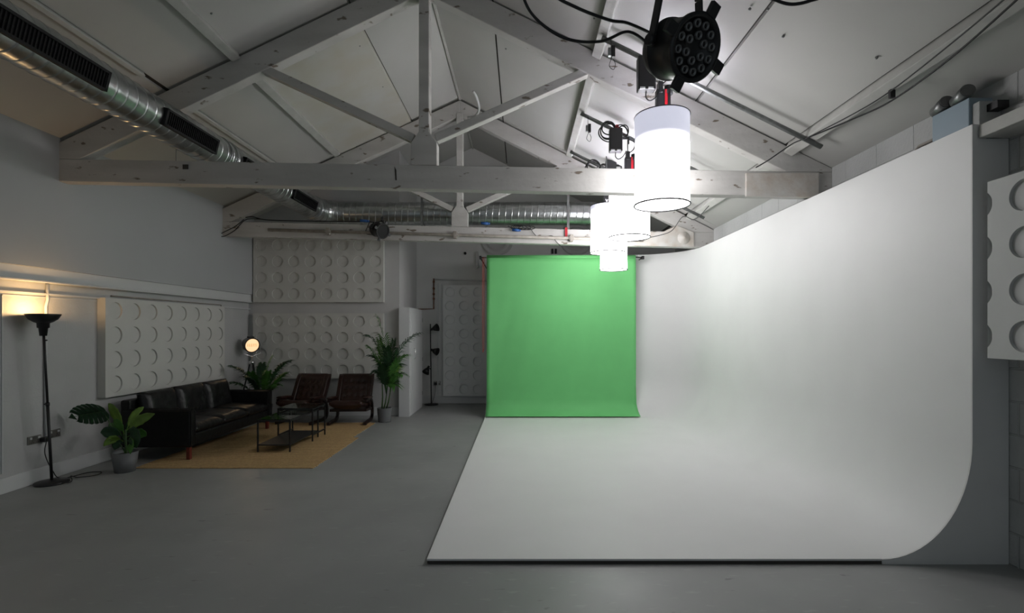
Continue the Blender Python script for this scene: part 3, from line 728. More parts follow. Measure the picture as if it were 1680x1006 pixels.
# ------------------------------------------------------------------ stage lights
def par_can(loc, n, dia, L, label, lens=True, yoke_up=0.35, group=None):
    root = thing('stage_light', label, 'stage light', loc, 0, group)
    n = Vector(n).normalized(); up = Vector((0, 0, 1)); x = up.cross(n).normalized(); z = n.cross(x)
    mt = Matrix((x, z, n)).transposed(); r = dia / 2   # local z = beam axis
    def T(q): return mt @ Vector(q)
    pr = [(0.0, -L), (r * 0.62, -L), (r * 0.80, -L * 0.9), (r * 0.86, -L * 0.75), (r * 0.86, -L * 0.70), (r * 0.95, -L * 0.68), (r * 0.95, -L * 0.62), (r * 0.90, -L * 0.6), (r * 0.90, -L * 0.1), (r * 0.93, -L * 0.08), (r * 0.93, 0.0), (r, 0.0), (r, 0.018), (r * 0.86, 0.018), (r * 0.86, 0.0), (0.0, 0.0)]
    MB().lathe(pr, (0, 0, 0), 40, mt).build('can', M['black'], root, world=False)
    if lens:
        fr = MB(); le = MB()
        spots = [(r * 0.36, k * 60 + 30) for k in range(6)] + [(r * 0.68, k * 30 + 15) for k in range(12)]
        for (q, a) in spots:
            c = T((q * math.cos(R(a)), q * math.sin(R(a)), 0.004))
            fr = MB(); le = MB()
            fr.lathe([(r * 0.125, 0.0), (r * 0.125, 0.012), (r * 0.095, 0.013), (r * 0.06, 0.003)], c, 16, mt)
            le.lathe([(r * 0.062, 0.003), (r * 0.05, 0.008), (0.0, 0.010)], c, 12, mt)
            lr = fr.build('lens', M['lens'], root, world=False); le.build('lens_centre', M['blackm'], lr, world=False)
    else:
        MB().lathe([(r * 0.86, 0.004), (0.0, 0.012)], (0, 0, 0), 24, mt).build('lens', M['blackm'], root, world=False)
    for k, a in enumerate((75, 165, 255, 345)):
        c = T(((r + 0.02) * math.cos(R(a)), (r + 0.02) * math.sin(R(a)), 0.01)); m2 = mt @ rot('Z', R(a))
        MB().obox(c, (0.05, 0.045, 0.02), m2).build('filter_clip', M['black'], root, world=False, bevel=0.003)
    # yoke: two arms rising to a clamp
    for s in (-1, 1):
        a = T((s * (r + 0.012), 0, -L * 0.45)); b = Vector((a.x * 0.75, a.y * 0.75, yoke_up * 0.75)); c = Vector((0.0, 0.0, yoke_up * 0.98))
        m = MB().bar(a, b, 0.010, 0.034, up=tuple(n)).bar(b, c, 0.010, 0.034, up=tuple(n)).cyl(a - x * s * 0.01, a + x * s * 0.02, 0.02, 12)
        m.build('yoke_arm', M['black'], root, world=False)
    m = MB().cyl((-0.0, 0, yoke_up * 0.92), (0, 0, yoke_up), 0.02, 12).torus((0, 0, yoke_up + 0.03), 0.032, 0.010, 20, 8, rot('Y', R(90))).box((-0.02, -0.02, yoke_up - 0.02), (0.02, 0.02, yoke_up + 0.01))
    m.build('clamp', M['black'], root, world=False)
    return root
dS = 1.95; pS = P(1137, 79, dS); nS = Vector((0.42, -0.80, -0.40)).normalized()
zpipe = 3.08
par_can(pS, nS, 0.245, 0.21, 'big black LED stage light with rings of lenses hanging nearest the camera', True, zpipe - 0.03 - pS.z, 'black stage lights')
tag(MB().cyl((-1.0, pS.y, zpipe), (2.6, pS.y, zpipe), 0.024, 12).box((-0.82, pS.y - 0.01, zpipe), (-0.78, pS.y + 0.03, 3.2)).box((2.38, pS.y - 0.01, zpipe), (2.42, pS.y + 0.03, 3.2)).build('lighting_bar', M['steel']), 'steel bar above the frame that the big stage light hangs from', 'pipe')
# second stage light on the far tie beam pipe
def Yp(x): return Y2(x) - 0.06
pA = P(440, 377, Yp(-4.2)); pB = P(975, 392, Yp(1.25))
def zp(x): return pA.z + (pB.z - pA.z) * (x - pA.x) / (pB.x - pA.x)
bar2 = thing('scaffold_tube', 'long painted steel tube clamped along the face of the far truss', 'pipe', pA)
MB().tube([pA, Vector((2.1, Yp(2.1), zp(2.1)))], 0.026, 12).build('tube', M['pipe'], bar2)
for px in (543, 747, 938):
    x = (px - CX) / F * 8.5; 
    MB().box((x - 0.03, Yp(x) - 0.04, zp(x) - 0.06), (x + 0.03, Yp(x) + 0.05, zp(x) + 0.06)).box((x - 0.05, Yp(x) - 0.035, zp(x) - 0.03), (x + 0.05, Yp(x) + 0.03, zp(x) + 0.03)).build('clamp', M['pipe'], bar2, bevel=0.008)
xs = (627 - CX) / F * 8.25
par_can(Vector((xs, 8.26, 3.24)), (0.78, -0.58, -0.30), 0.26, 0.24, 'small black stage light clipped to the tube on the far truss', False, 0.17, 'black stage lights')

# cables
def cable(name, pts, r, label, m='rubber', n=10, cat='cable'):
    return tag(MB().tube(smooth(pts, n), r, 6).build(name, M[m]), label, cat)
back = pS - nS * 0.20
cable('black_cable', [(-0.02, pS.y, 3.06), P(850, -35, 1.9), P(872, 22, 1.9), P(925, 62, 1.9), P(985, 68, 1.95), P(1030, 52, 2.0), back + Vector((-0.05, 0, 0.03))], 0.006, 'lower of two black cables drooping left of the big stage light')
cable('black_cable', [(0.10, pS.y, 3.06), P(905, -14, 1.9), P(945, 12, 1.9), P(1000, 33, 1.95), P(1030, 38, 2.0), back + Vector((-0.03, 0, 0.07))], 0.006, 'upper of two black cables drooping left of the big stage light')
cable('black_cable', [(0.90, pS.y, 3.06), P(1250, -14, 1.9), P(1275, 1, 1.9), P(1300, 7, 1.9), P(1330, 1, 1.9), P(1350, -12, 1.9), (1.16, pS.y, 3.06)], 0.006, 'short black cable loop dipping in at the top edge')
c0 = Vector((2.80, 4.93, roof(2.80) - 0.19))
cb1 = thing('hanging_cable', 'pair of black cables with a clip sagging under the low right purlin', 'cable', c0)
MB().tube(smooth([c0, P(1400, 195, 4.35), P(1463, 165, 3.9), P(1560, 95, 3.3), P(1690, -20, 2.7)], 10), 0.007, 6).build('cable_strand', M['rubber'], cb1)
MB().tube(smooth([c0, P(1400, 187, 4.15), P(1463, 148, 3.75), P(1560, 72, 3.15), P(1670, -20, 2.55)], 10), 0.005, 6).build('cable_strand', M['rubber'], cb1)
q = P(1464, 153, 3.9); MB().box(q - Vector((0.02, 0.01, 0.035)), q + Vector((0.02, 0.02, 0.03))).build('cable_clip', M['black'], cb1, bevel=0.004)
cable('black_cable', [c0, P(1300, 236, 5.1), P(1262, 262, 5.25), P(1240, 275, 5.33)], 0.006, 'black cable running from the nearest roof pipe end towards the near truss')
cable('black_cable', [P(1163, 338, 6.8), P(1140, 360, 7.2), P(1120, 356, 7.4), P(1100, 380, 8.0), P(1065, 390, 8.3)], 0.006, 'black cable looping under the right slope above the cove')
# cables on the far truss
yq = lambda x, y, o=0.0: P(x, y, Y2((x - CX) / F * 8.4) - 0.03 - o)
cable('black_cable', [yq(400, 360), yq(385, 372), yq(362, 384), yq(367, 388), yq(385, 378), yq(405, 360), yq(440, 361)], 0.007, 'black cable looped over the left end of the far truss')
cable('black_cable', [P(403, 357, 8.46), P(415, 356, 8.46), P(440, 361, 8.46), P(520, 363, 8.47), P(600, 364, 8.48), P(620, 366, 8.3)], 0.009, 'black cable lying along the top of the far truss towards the small stage light')
cable('black_cable', [yq(607, 362), yq(603, 372), yq(600, 383), yq(615, 386), yq(628, 392)], 0.006, 'short black safety cable around the small stage light')
cable('black_cable', [yq(833, 371), yq(845, 375), yq(868, 375), yq(875, 382), yq(885, 391), yq(905, 387), yq(912, 396), yq(920, 404)], 0.006, 'thin black cable trailing over the face of the far truss')
for (x, y, c) in ((597, 362, 'blue cable connector left of the small stage light on the far truss'), (795, 366, 'blue cable connector at the middle of the far truss'), (846, 377, 'blue cable connector in the tangle hanging on the far truss')):
    q = yq(x, y, 0.02); tag(MB().cyl(q - Vector((0.06, 0, 0)), q + Vector((0.06, 0, -0.01)), 0.024, 12).cyl(q + Vector((0.05, 0, -0.01)), q + Vector((0.09, 0, -0.01)), 0.018, 12).build('cable_connector', M['blue']), c, 'connector')
q = yq(845, 373); m = MB()
for i in range(5): m.tube([q + Vector((0.07 * math.cos(a) * (1 + .25 * i) + 0.05 * i, -0.01 * i, 0.035 * math.sin(a) - 0.004 * i)) for a in [2 * math.pi * k / 20 for k in range(20)]], 0.006, 6, closed=True)
tag(m.build('cable_coil', M['rubber']), 'small tangle of black cable hanging on the face of the far truss', 'cable')
q = yq(929, 383); tag(MB().box(q - Vector((0.02, 0.01, 0.06)), q + Vector((0.02, 0.01, 0.10))).build('red_strap', M['red']), 'short red strap hanging on the far truss', 'strap')
cable('white_conduit', [P(776, 150, 7.4), P(782, 160, 7.5), P(786, 178, 7.9), P(780, 190, 8.2), P(768, 192, 8.35)], 0.02, 'short white flexible conduit near the ridge of the far truss', 'white')

# ------------------------------------------------------------------ wall services
def pipe(name, pts, r, label, m, cat='pipe'):
    return tag(MB().tube(pts, r, 8).build(name, M[m], None), label, cat)
pipe('white_conduit', [(XL + 0.015, 5.36, 2.1), (XL + 0.02, 5.36, 1.93), (XL + 0.02, 5.34, 1.86), (XL + 0.02, 5.345, 0.48)], 0.014, 'white conduit running down the left wall behind the floor lamp', 'white')
pipe('wall_pipe', [(XL + 0.015, 6.2, 2.03), (XL + 0.015, 8.47, 2.03), (XL + 0.015, 8.47, 0.2)], 0.010, 'thin pipe along the top of the left wall turning down near the corner', 'pipe')
def socket(y, z, label, rz=R(90), x=XL, wy=None):
    root = thing('double_socket', label, 'socket', (x, y, z), rz, 'metal double sockets')
    MB().box((-0.073, -0.012, -0.043), (0.073, 0.0, 0.043)).build('plate', M['socket'], root, world=False, bevel=0.004)
    for s in (-1, 1):
        MB().box((s * 0.045 - 0.012, -0.018, 0.010), (s * 0.045 + 0.012, -0.011, 0.032)).build('rocker_switch', M['white'], root, world=False, bevel=0.002)
        m = MB()
        for dx, dz in ((0, -0.006), (-0.009, -0.024), (0.009, -0.024)): m.box((s * 0.03 + dx - 0.003, -0.0135, dz - 0.004), (s * 0.03 + dx + 0.003, -0.0115, dz + 0.004))
        m.build('socket_holes', M['blackm'], root, world=False)
    return root
socket(5.23, 0.46, 'metal double socket holding a black plug, left of the uplighter pole')
socket(5.45, 0.48, 'metal double socket on the left wall just right of the lamp pole')
socket(YN, 0.44, 'metal double socket low on the back wall beside the three-headed lamp', 0, -1.83)
tag(MB().box((XL + 0.012, 5.28, 0.42), (XL + 0.07, 5.34, 0.475)).build('power_plug', M['black'], bevel=0.01), 'black plug in the left socket behind the floor lamp', 'plug')
tag(MB().box((-1.89, YN - 0.07, 0.41), (-1.83, YN - 0.012, 0.46)).build('power_plug', M['black'], bevel=0.01), 'black plug in the socket on the back wall', 'plug')
cable('lamp_cord', [(-1.86, YN - 0.06, 0.41), (-1.86, YN - 0.08, 0.25), (-1.9, YN - 0.1, 0.08), (-1.92, 10.75, 0.03)], 0.004, 'black cord from the back wall socket to the three-headed lamp')
# niche pipework
pipe('wall_conduit', [(-1.88, YN - 0.02, 2.70), (-0.60, YN - 0.02, 2.66)], 0.012, 'grey conduit across the back wall above the upright panel', 'wall_back')
m = MB().tube([(-1.90, YN - 0.03, 2.72), (-1.90, YN - 0.03, 2.06), (-2.24, YN - 0.03, 2.05)], 0.013, 8)
for z in (2.65, 2.5, 2.38, 2.28): m.cyl((-1.90, YN - 0.03, z - 0.02), (-1.90, YN - 0.03, z + 0.02), 0.024, 10)
tag(m.build('copper_pipe', M['copper']), 'copper pipe with fittings stepping down the back wall', 'pipe')
tag(MB().box((-1.83, YN - 0.015, 0.2), (-1.80, YN, 2.62)).box((-1.75, YN - 0.015, 0.2), (-1.735, YN, 2.6)).build('wall_batten', M['white'], bevel=0.003), 'pair of thin white battens left of the upright panel', 'batten')
tag(MB().cyl((-1.22, YN, 3.27), (-1.22, YN - 0.03, 3.27), 0.03, 12).build('wall_fixing', M['blackm']), 'small black round fixing high on the back wall', 'fixing')
for i, px in enumerate((906.5, 912)):
    q = P(px, 413, YN - 0.04); tag(MB().box(q - Vector((0.018, 0.02, 0.04)), q + Vector((0.018, 0.04, 0.03))).cyl(q + Vector((0, 0, 0.03)), q + Vector((0, 0, 0.06)), 0.02, 10).build('wall_hook', M['blackm']), ('left' if i == 0 else 'right') + ' of two tiny black hooks above the green roll', 'hook')
tag(MB().box((-0.97, YN - 0.09, 2.95), (-0.93, YN, 3.30)).build('wall_bracket', M['wall_back']), 'grey upright bracket left of the green roll on the back wall', 'bracket')
tag(MB().box((-1.85, YN - 0.05, 5.10), (-0.40, YN, 5.15)).build('gable_ledge', M['gap']), 'thin dark ledge high on the back gable', 'ledge')
# cupboard beside the partition
cup = thing('storage_cupboard', 'tall white cupboard standing against the lounge partition end', 'cupboard', (-2.16, 9.8, 0))
MB().box((-2.258, 9.22, 0), (-2.06, 10.42, 2.02)).build('carcass', M['white'], cup, bevel=0.004)
dr = MB().box((-2.06, 9.32, 0.06), (-2.045, 10.34, 1.94)).build('door', M['white'], cup, bevel=0.003)
MB().tube([(-2.045, 9.55, 1.05), (-2.02, 9.55, 1.06), (-2.02, 9.55, 1.24), (-2.045, 9.55, 1.25)], 0.007, 8).build('handle', M['silver'], dr)
for z in (0.3, 1.0, 1.8): MB().box((-2.045, 10.30, z - 0.04), (-2.037, 10.36, z + 0.04)).build('hinge', M['silver'], dr)

# emergency light on the right wall
em = thing('emergency_light', 'blue-grey twin-spot emergency light box on the right wall above the cove', 'emergency light', (XR - 0.08, 3.7, 3.0))
MB().box((XR - 0.17, 3.56, 2.98), (XR, 3.88, 3.27)).build('housing', M['bluebox'], em, bevel=0.006)
MB().box((XR - 0.15, 3.50, 3.04), (XR, 3.558, 3.22)).build('side_box', M['wall_block'], em, bevel=0.006)
for (y, s) in ((3.66, -1), (3.84, 1)):
    hd = MB().cyl((XR - 0.15, y - 0.07, 3.335), (XR - 0.11, y + 0.07, 3.315), 0.048, 20).build('lamp_head', M['steel'], em)
    MB().cyl((XR - 0.153, y - 0.078, 3.336), (XR - 0.15, y - 0.07, 3.335), 0.042, 20).build('lamp_lens', M['lens'], hd)
MB().box((XR - 0.12, 3.72, 3.27), (XR - 0.08, 3.78, 3.33)).build('lamp_mount', M['black'], em)
MB().box((XR - 0.10, 3.42, 3.14), (XR - 0.02, 3.50, 3.19)).build('connector', M['black'], em)
pipe('wall_conduit', [(XR - 0.03, 3.90, 3.15), (XR - 0.03, 4.18, 3.15), (XR - 0.03, 4.22, 3.12), (XR - 0.03, 4.22, 2.9)], 0.014, 'grey bent conduit beside the emergency light', 'pipe')
tag(MB().box((3.14, Y0 + 0.1, 2.93), (XR, 3.43, 3.02)).build('wall_shelf_beam', M['purlin'], bevel=0.006), 'white timber rail along the right wall above the round-recess panel', 'beam')

# ------------------------------------------------------------------ floor lamp (uplighter)
lamp = thing('floor_lamp', 'lit black bowl uplighter floor lamp by the left wall', 'floor lamp', (-4.93, 5.25, 0))
B0 = Vector((-4.93, 5.25, 0.03)); B1 = Vector((-4.905, 5.13, 1.65))
MB().lathe([(0, 0.0), (0.143, 0.0), (0.145, 0.01), (0.14, 0.022), (0.06, 0.032), (0.02, 0.04), (0.0, 0.04)], (-4.93, 5.25, 0), 40).build('base', M['black'], lamp)
MB().tube([B0, B0.lerp(B1, 0.5)], 0.0135, 12).tube([B0.lerp(B1, 0.5), B1], 0.011, 12).cyl(B0.lerp(B1, 0.49), B0.lerp(B1, 0.51), 0.018, 12).box(B0.lerp(B1, 0.5) - Vector((0.03, 0.01, 0.006)), B0.lerp(B1, 0.5) + Vector((0, 0.01, 0.006))).build('pole', M['black'], lamp)
MB().lathe([(0.0, -0.10), (0.03, -0.10), (0.038, -0.02), (0.05, -0.018), (0.052, 0.03), (0.075, 0.04), (0.115, 0.07), (0.138, 0.11), (0.142, 0.125), (0.136, 0.125), (0.11, 0.078), (0.07, 0.05), (0.0, 0.045)], B1, 40).build('bowl_shade', M['black'], lamp)
MB().sphere(B1 + Vector((0, 0, 0.085)), 0.032, 16).build('bulb', M['bulb'], lamp)
MB().cyl(B1.lerp(B0, 0.09) , B1.lerp(B0, 0.09) + Vector((0.03, 0, 0)), 0.008, 8).build('switch', M['black'], lamp)
cable('lamp_cord', [(XL + 0.06, 5.31, 0.44), (XL + 0.06, 5.29, 0.30), (-4.97, 5.30, 0.12), (-4.93, 5.36, 0.02), (-4.85, 5.60, 0.012), (-4.72, 5.62, 0.012), (-4.68, 5.50, 0.012), (-4.80, 5.42, 0.012), (-4.92, 5.46, 0.015), (-4.78, 5.32, 0.012), (-4.74, 5.24, 0.012), (-4.82, 5.21, 0.02)], 0.0045, 'black cord coiled on the floor beside the uplighter base')

# ------------------------------------------------------------------ tripod spotlight
tl = Vector((-4.82, 8.95, 0.0))
tri = thing('tripod_spotlight', 'chrome spotlight lamp glowing on a black tripod behind the sofa', 'floor lamp', tl)
H = tl + Vector((0, 0, 1.33)); hub = tl + Vector((0, 0, 1.02))
for a in (210, 330, 90):
    f = tl + Vector((0.24 * math.cos(R(a)), 0.24 * math.sin(R(a)), 0.0)); MB().bar(hub + (f - tl) * 0.12, f + Vector((0, 0, 0.008)), 0.028, 0.022).build('leg', M['black'], tri)
MB().lathe([(0, -0.03), (0.05, -0.03), (0.05, 0.02), (0.02, 0.04), (0.012, 0.12), (0, 0.12)], hub, 20).build('hub', M['silver'], tri)
nT = Vector((0.80, -0.62, -0.16)).normalized(); xT = Vector((0, 0, 1)).cross(nT).normalized(); zT = nT.cross(xT); mT = Matrix((xT, zT, nT)).transposed()
MB().lathe([(0, -0.20), (0.07, -0.19), (0.115, -0.15), (0.13, -0.10), (0.13, -0.0), (0.135, 0.0), (0.135, 0.015), (0.118, 0.015), (0.118, 0.0)], H, 36, mT).build('drum', M['brushed'], tri)
MB().torus(H + nT * 0.012, 0.125, 0.009, 36, 8, mT).build('front_ring', M['bent'], tri)
MB().lathe([(0.118, 0.002), (0.0, 0.008)], H, 36, mT).build('lens', M['warmface'], tri)
m = MB()
for i in range(6):
    u = -0.075 + 0.03 * i; hgt = 0.06 - 0.15 * abs(u) * 0.5
    m.obox(H + nT * 0.012 + xT * u + zT * 0.005, (0.006, hgt, 0.004), mT)
m.build('filament', M['filament'], tri)
MB().tube([H + xT * 0.14 + nT * -0.06, H + xT * 0.15 + Vector((0, 0, -0.15)), hub + Vector((0, 0, 0.11)), H - xT * 0.15 + Vector((0, 0, -0.15)), H - xT * 0.14 + nT * -0.06], 0.008, 8).build('yoke', M['silver'], tri)
MB().obox(H + Vector((0, 0, 0.135)) - nT * 0.05, (0.10, 0.03, 0.07), mT).build('cooling_cap', M['black'], tri, bevel=0.006)

# three-headed lamp in the niche
hk = Vector((-1.92, 10.68, 0))
hl = thing('three_head_floor_lamp', 'black floor lamp with three angled shades in the back niche', 'floor lamp', hk)
MB().lathe([(0, 0), (0.15, 0), (0.15, 0.02), (0.03, 0.035), (0, 0.035)], hk, 36).build('base', M['black'], hl)
MB().cyl(hk + Vector((0, 0, 0.03)), hk + Vector((-0.02, 0, 1.73)), 0.012, 12).build('pole', M['black'], hl)
for (z, dr_, off) in ((1.63, (0.8, -0.25, 0.25), 0.07), (1.16, (0.85, -0.3, -0.25), 0.07), (0.76, (-0.35, -0.4, -0.75), -0.07)):
    dv = Vector(dr_).normalized(); c = hk + Vector((off - 0.01, -0.03, z)); xx = dv.orthogonal().normalized(); yy = dv.cross(xx); mm = Matrix((xx, yy, dv)).transposed()
    hd = MB().lathe([(0, -0.08), (0.025, -0.08), (0.03, -0.02), (0.045, -0.01), (0.085, 0.09), (0.08, 0.09), (0.04, 0.0), (0, 0.0)], c, 28, mm).build('shade', M['black'], hl)
    MB().tube([hk + Vector((0, 0, z)), c - dv * 0.04], 0.012, 8).build('joint', M['black'], hd)

# ------------------------------------------------------------------ rugs
def rug(x0, x1, y0, y1, z, label, wob=0.008):
    m = MB(); n = 30; pts = []
    for i in range(n): pts.append((x0 + (x1 - x0) * i / n, y0 + random.uniform(-1, 1) * wob * 0.3))
    for i in range(n): pts.append((x1 + random.uniform(-1, 1) * wob, y0 + (y1 - y0) * i / n))
    for i in range(n): pts.append((x1 - (x1 - x0) * i / n, y1 + random.uniform(-1, 1) * wob))
    for i in range(n): pts.append((x0 + random.uniform(-1, 1) * wob, y1 - (y1 - y0) * i / n))
    m.prism([(a, b, 0.001) for a, b in pts], (0, 0, z))
    return tag(m.build('jute_rug', M['rug']), label, 'rug', 'woven jute rugs in the lounge')
rug(-4.48, -2.41, 5.80, 7.42, 0.010, 'woven tan jute rug at the front, under the near end of the sofa')
rug(-4.48, -2.51, 7.425, 8.60, 0.010, 'woven tan jute rug at the back, under the armchairs')
RZ0 = 0.014
# ------------------------------------------------------------------ sofa
sx0, sx1, sy0, sy1 = -4.92, -4.05, 6.12, 8.12
sofa = thing('sofa', 'black leather three-seat sofa with red wooden legs along the left wall', 'sofa', ((sx0 + sx1) / 2, (sy0 + sy1) / 2, 0))
for (x, y) in ((sx1 - 0.05, sy0 + 0.05), (sx1 - 0.05, sy1 - 0.05), (sx0 + 0.06, sy0 + 0.05), (sx0 + 0.06, sy1 - 0.05)):
    MB().box((x - 0.022, y - 0.022, 0.012), (x + 0.022, y + 0.022, 0.18)).build('leg', M['redwood'], sofa, bevel=0.004)
MB().box((sx0 + 0.05, sy0 + 0.09, 0.17), (sx1 - 0.02, sy1 - 0.09, 0.32)).build('seat_base', M['leather'], sofa, bevel=0.02)
for (a, b) in ((sy0, sy0 + 0.10), (sy1 - 0.10, sy1)):
    ar = MB().box((sx0 + 0.02, a, 0.165), (sx1, b, 0.63)).build('armrest', M['leather'], sofa, bevel=0.022)
    m = MB()
    for yy in (a + 0.012, b - 0.012): m.tube(smooth([(sx0 + 0.1, yy, 0.633), (sx1 - 0.03, yy, 0.633), (sx1 + 0.001, yy, 0.61), (sx1 + 0.003, yy, 0.2)], 5), 0.005, 6)
    m.build('piping', M['leather2'], ar)
MB().box((sx0, sy0 + 0.005, 0.165), (sx0 + 0.12, sy1 - 0.005, 0.745)).build('backrest_frame', M['leather'], sofa, bevel=0.025)
L3 = (sy1 - sy0 - 0.2) / 3
for i in range(3):
    yc = sy0 + 0.10 + L3 * (i + 0.5)
    m = pillow(0.66, L3 - 0.006, 0.17, 0.5, tufts=[(0.1, 0.1), (-0.1, -0.12), (0.2, -0.1)], tdepth=0.012, tr=0.09)
    o = xform(m, rot('Y', R(1.5)), (-4.38, yc, 0.375)).build('seat_cushion', M['leather2'], sofa); weld(o)
    m = pillow(0.46, L3 - 0.004, 0.19, 0.5, tufts=[(0.0, 0.12), (0.1, -0.1), (-0.1, 0.0)], tdepth=0.02, tr=0.08)
    o = xform(m, rot('Y', R(78)), (-4.72 + 0.005 * i, yc, 0.60 + 0.006 * (i % 2))).build('back_cushion', M['leather2'], sofa); weld(o)

# ------------------------------------------------------------------ armchairs
def armchair(loc, rz, label):
    root = thing('armchair', label, 'armchair', loc, rz, 'brown leather armchairs with bentwood frames')
    z0 = RZ0
    for s in (-1, 1):
        x = s * 0.30
        pts = smooth([(x, -0.30, z0 + 0.027), (x, -0.05, z0 + 0.027), (x, 0.16, z0 + 0.031), (x, 0.24, z0 + 0.08), (x, 0.25, 0.20), (x, 0.20, 0.33), (x, 0.06, 0.41), (x, -0.12, 0.42), (x, -0.26, 0.415)], 6)
        m = MB(); pr_ = None
        for a, b in zip(pts[:-1], pts[1:]): m.bar(a, b + (b - a) * 0.15, 0.05, 0.026, up=(1, 0, 0)) if False else m.bar(a, b + (b - a) * 0.12, 0.045, 0.045, up=(0, -1, 0.01) if abs((b - a).z) > abs((b - a).y) else (0, 0, 1))
        fr = m.build('side_frame', M['bent'], root, world=False)
        mm = pillow(0.085, 0.36, 0.05, 0.5, n=10); o = xform(mm, rot('X', R(-4)), (x, -0.06, 0.445)).build('arm_pad', M['brown'], root, world=False); weld(o)
        # back post
        MB().bar((s * 0.27, 0.10, 0.24), (s * 0.27, 0.42, 0.80), 0.03, 0.045, up=(1, 0, 0)).build('back_post', M['bent'], root, world=False)
        mm = pillow(0.09, 0.60, 0.13, 0.5, n=12); o = xform(mm, rot('X', R(62)), (s * 0.262, 0.255, 0.545)).build('side_bolster', M['brown'], root, world=False); weld(o)
    MB().bar((-0.3, 0.19, 0.22), (0.3, 0.19, 0.22), 0.03, 0.05).build('crossbar', M['bent'], root, world=False)
    MB().bar((-0.3, -0.2, 0.25), (0.3, -0.2, 0.25), 0.03, 0.04).bar((-0.29, -0.2, 0.25), (-0.29, 0.25, 0.22), 0.03, 0.04).bar((0.29, -0.2, 0.25), (0.29, 0.25, 0.22), 0.03, 0.04).build('seat_rail', M['bent'], root, world=False)
    # seat cushion, sagging sling shape
    mm = pillow(0.53, 0.56, 0.15, 0.5, tufts=[(-0.13, 0.1), (0.13, 0.1), (-0.13, -0.08), (0.13, -0.08), (0, 0.0)], tdepth=0.022, tr=0.05)
    for i, v in enumerate(mm.v): mm.v[i] = Vector((v.x, v.y, v.z - 0.03 * math.cos(v.x * 5)))
    o = xform(mm, rot('X', R(-11)), (0, -0.09, 0.345)).build('seat', M['brown'], root, world=False); weld(o)
    tf = [(x, y) for y in (-0.14, 0.0, 0.13) for x in (-0.15, -0.05, 0.05, 0.15)]
    mm = pillow(0.50, 0.60, 0.12, 0.5, n=22, tufts=tf, tdepth=0.030, tr=0.032)
    o = xform(mm, rot('X', R(62)), (0, 0.25, 0.55)).build('backrest', M['brown'], root, world=False); weld(o)
    mb = MB()
    mt = rot('X', R(62))
    for (x, y) in tf: mb.sphere(mt @ Vector((x, y, 0.034)) + Vector((0, 0.25, 0.55)), 0.011, 8)
    mb.build('buttons', M['brown'], o, world=True) if False else mb.build('button_tufts', M['brown'], root, world=False)
    return root
armchair((-2.93, 8.62, 0), R(4), 'brown leather armchair with bentwood frame beside the tall palm')
armchair((-3.78, 8.66, 0), R(-7), 'brown leather armchair with bentwood frame nearer the sofa, partly behind the glass tables')

# ------------------------------------------------------------------ nested glass tables
def table(x0, x1, y0, y1, h, shelf, label):
    root = thing('coffee_table', label, 'coffee table', ((x0 + x1) / 2, (y0 + y1) / 2, 0), 0, 'black framed glass nesting tables')
    t = 0.018
    for x in (x0, x1):
        for y in (y0, y1): MB().box((x - t / 2, y - t / 2, RZ0), (x + t / 2, y + t / 2, h - 0.006)).build('leg', M['black'], root, bevel=0.002)
    m = MB()
    for y in (y0, y1): m.box((x0, y - t / 2, h - 0.028), (x1, y + t / 2, h - 0.008))
    for x in (x0, x1): m.box((x - t / 2, y0, h - 0.028), (x + t / 2, y1, h - 0.008))
    m.build('top_frame', M['black'], root)
    MB().box((x0 - 0.008, y0 - 0.008, h - 0.0065), (x1 + 0.008, y1 + 0.008, h)).build('glass_top', M['glass'], root)
    if shelf: MB().box((x0, y0, 0.095), (x1, y1, 0.112)).build('shelf', M['shelf'], root)
    else:
        m = MB().box((x0 - t / 2, y0, 0.095), (x0 + t / 2, y1, 0.112)).box((x1 - t / 2, y0, 0.095), (x1 + t / 2, y1, 0.112)); m.build('stretcher', M['black'], root)
table(-3.44, -3.02, 6.53, 7.43, 0.440, True, 'lower black framed glass coffee table with a black shelf, nearest on the rug')
table(-3.475, -2.985, 7.15, 7.60, 0.490, False, 'taller black framed glass table standing over the far end of the lower one')

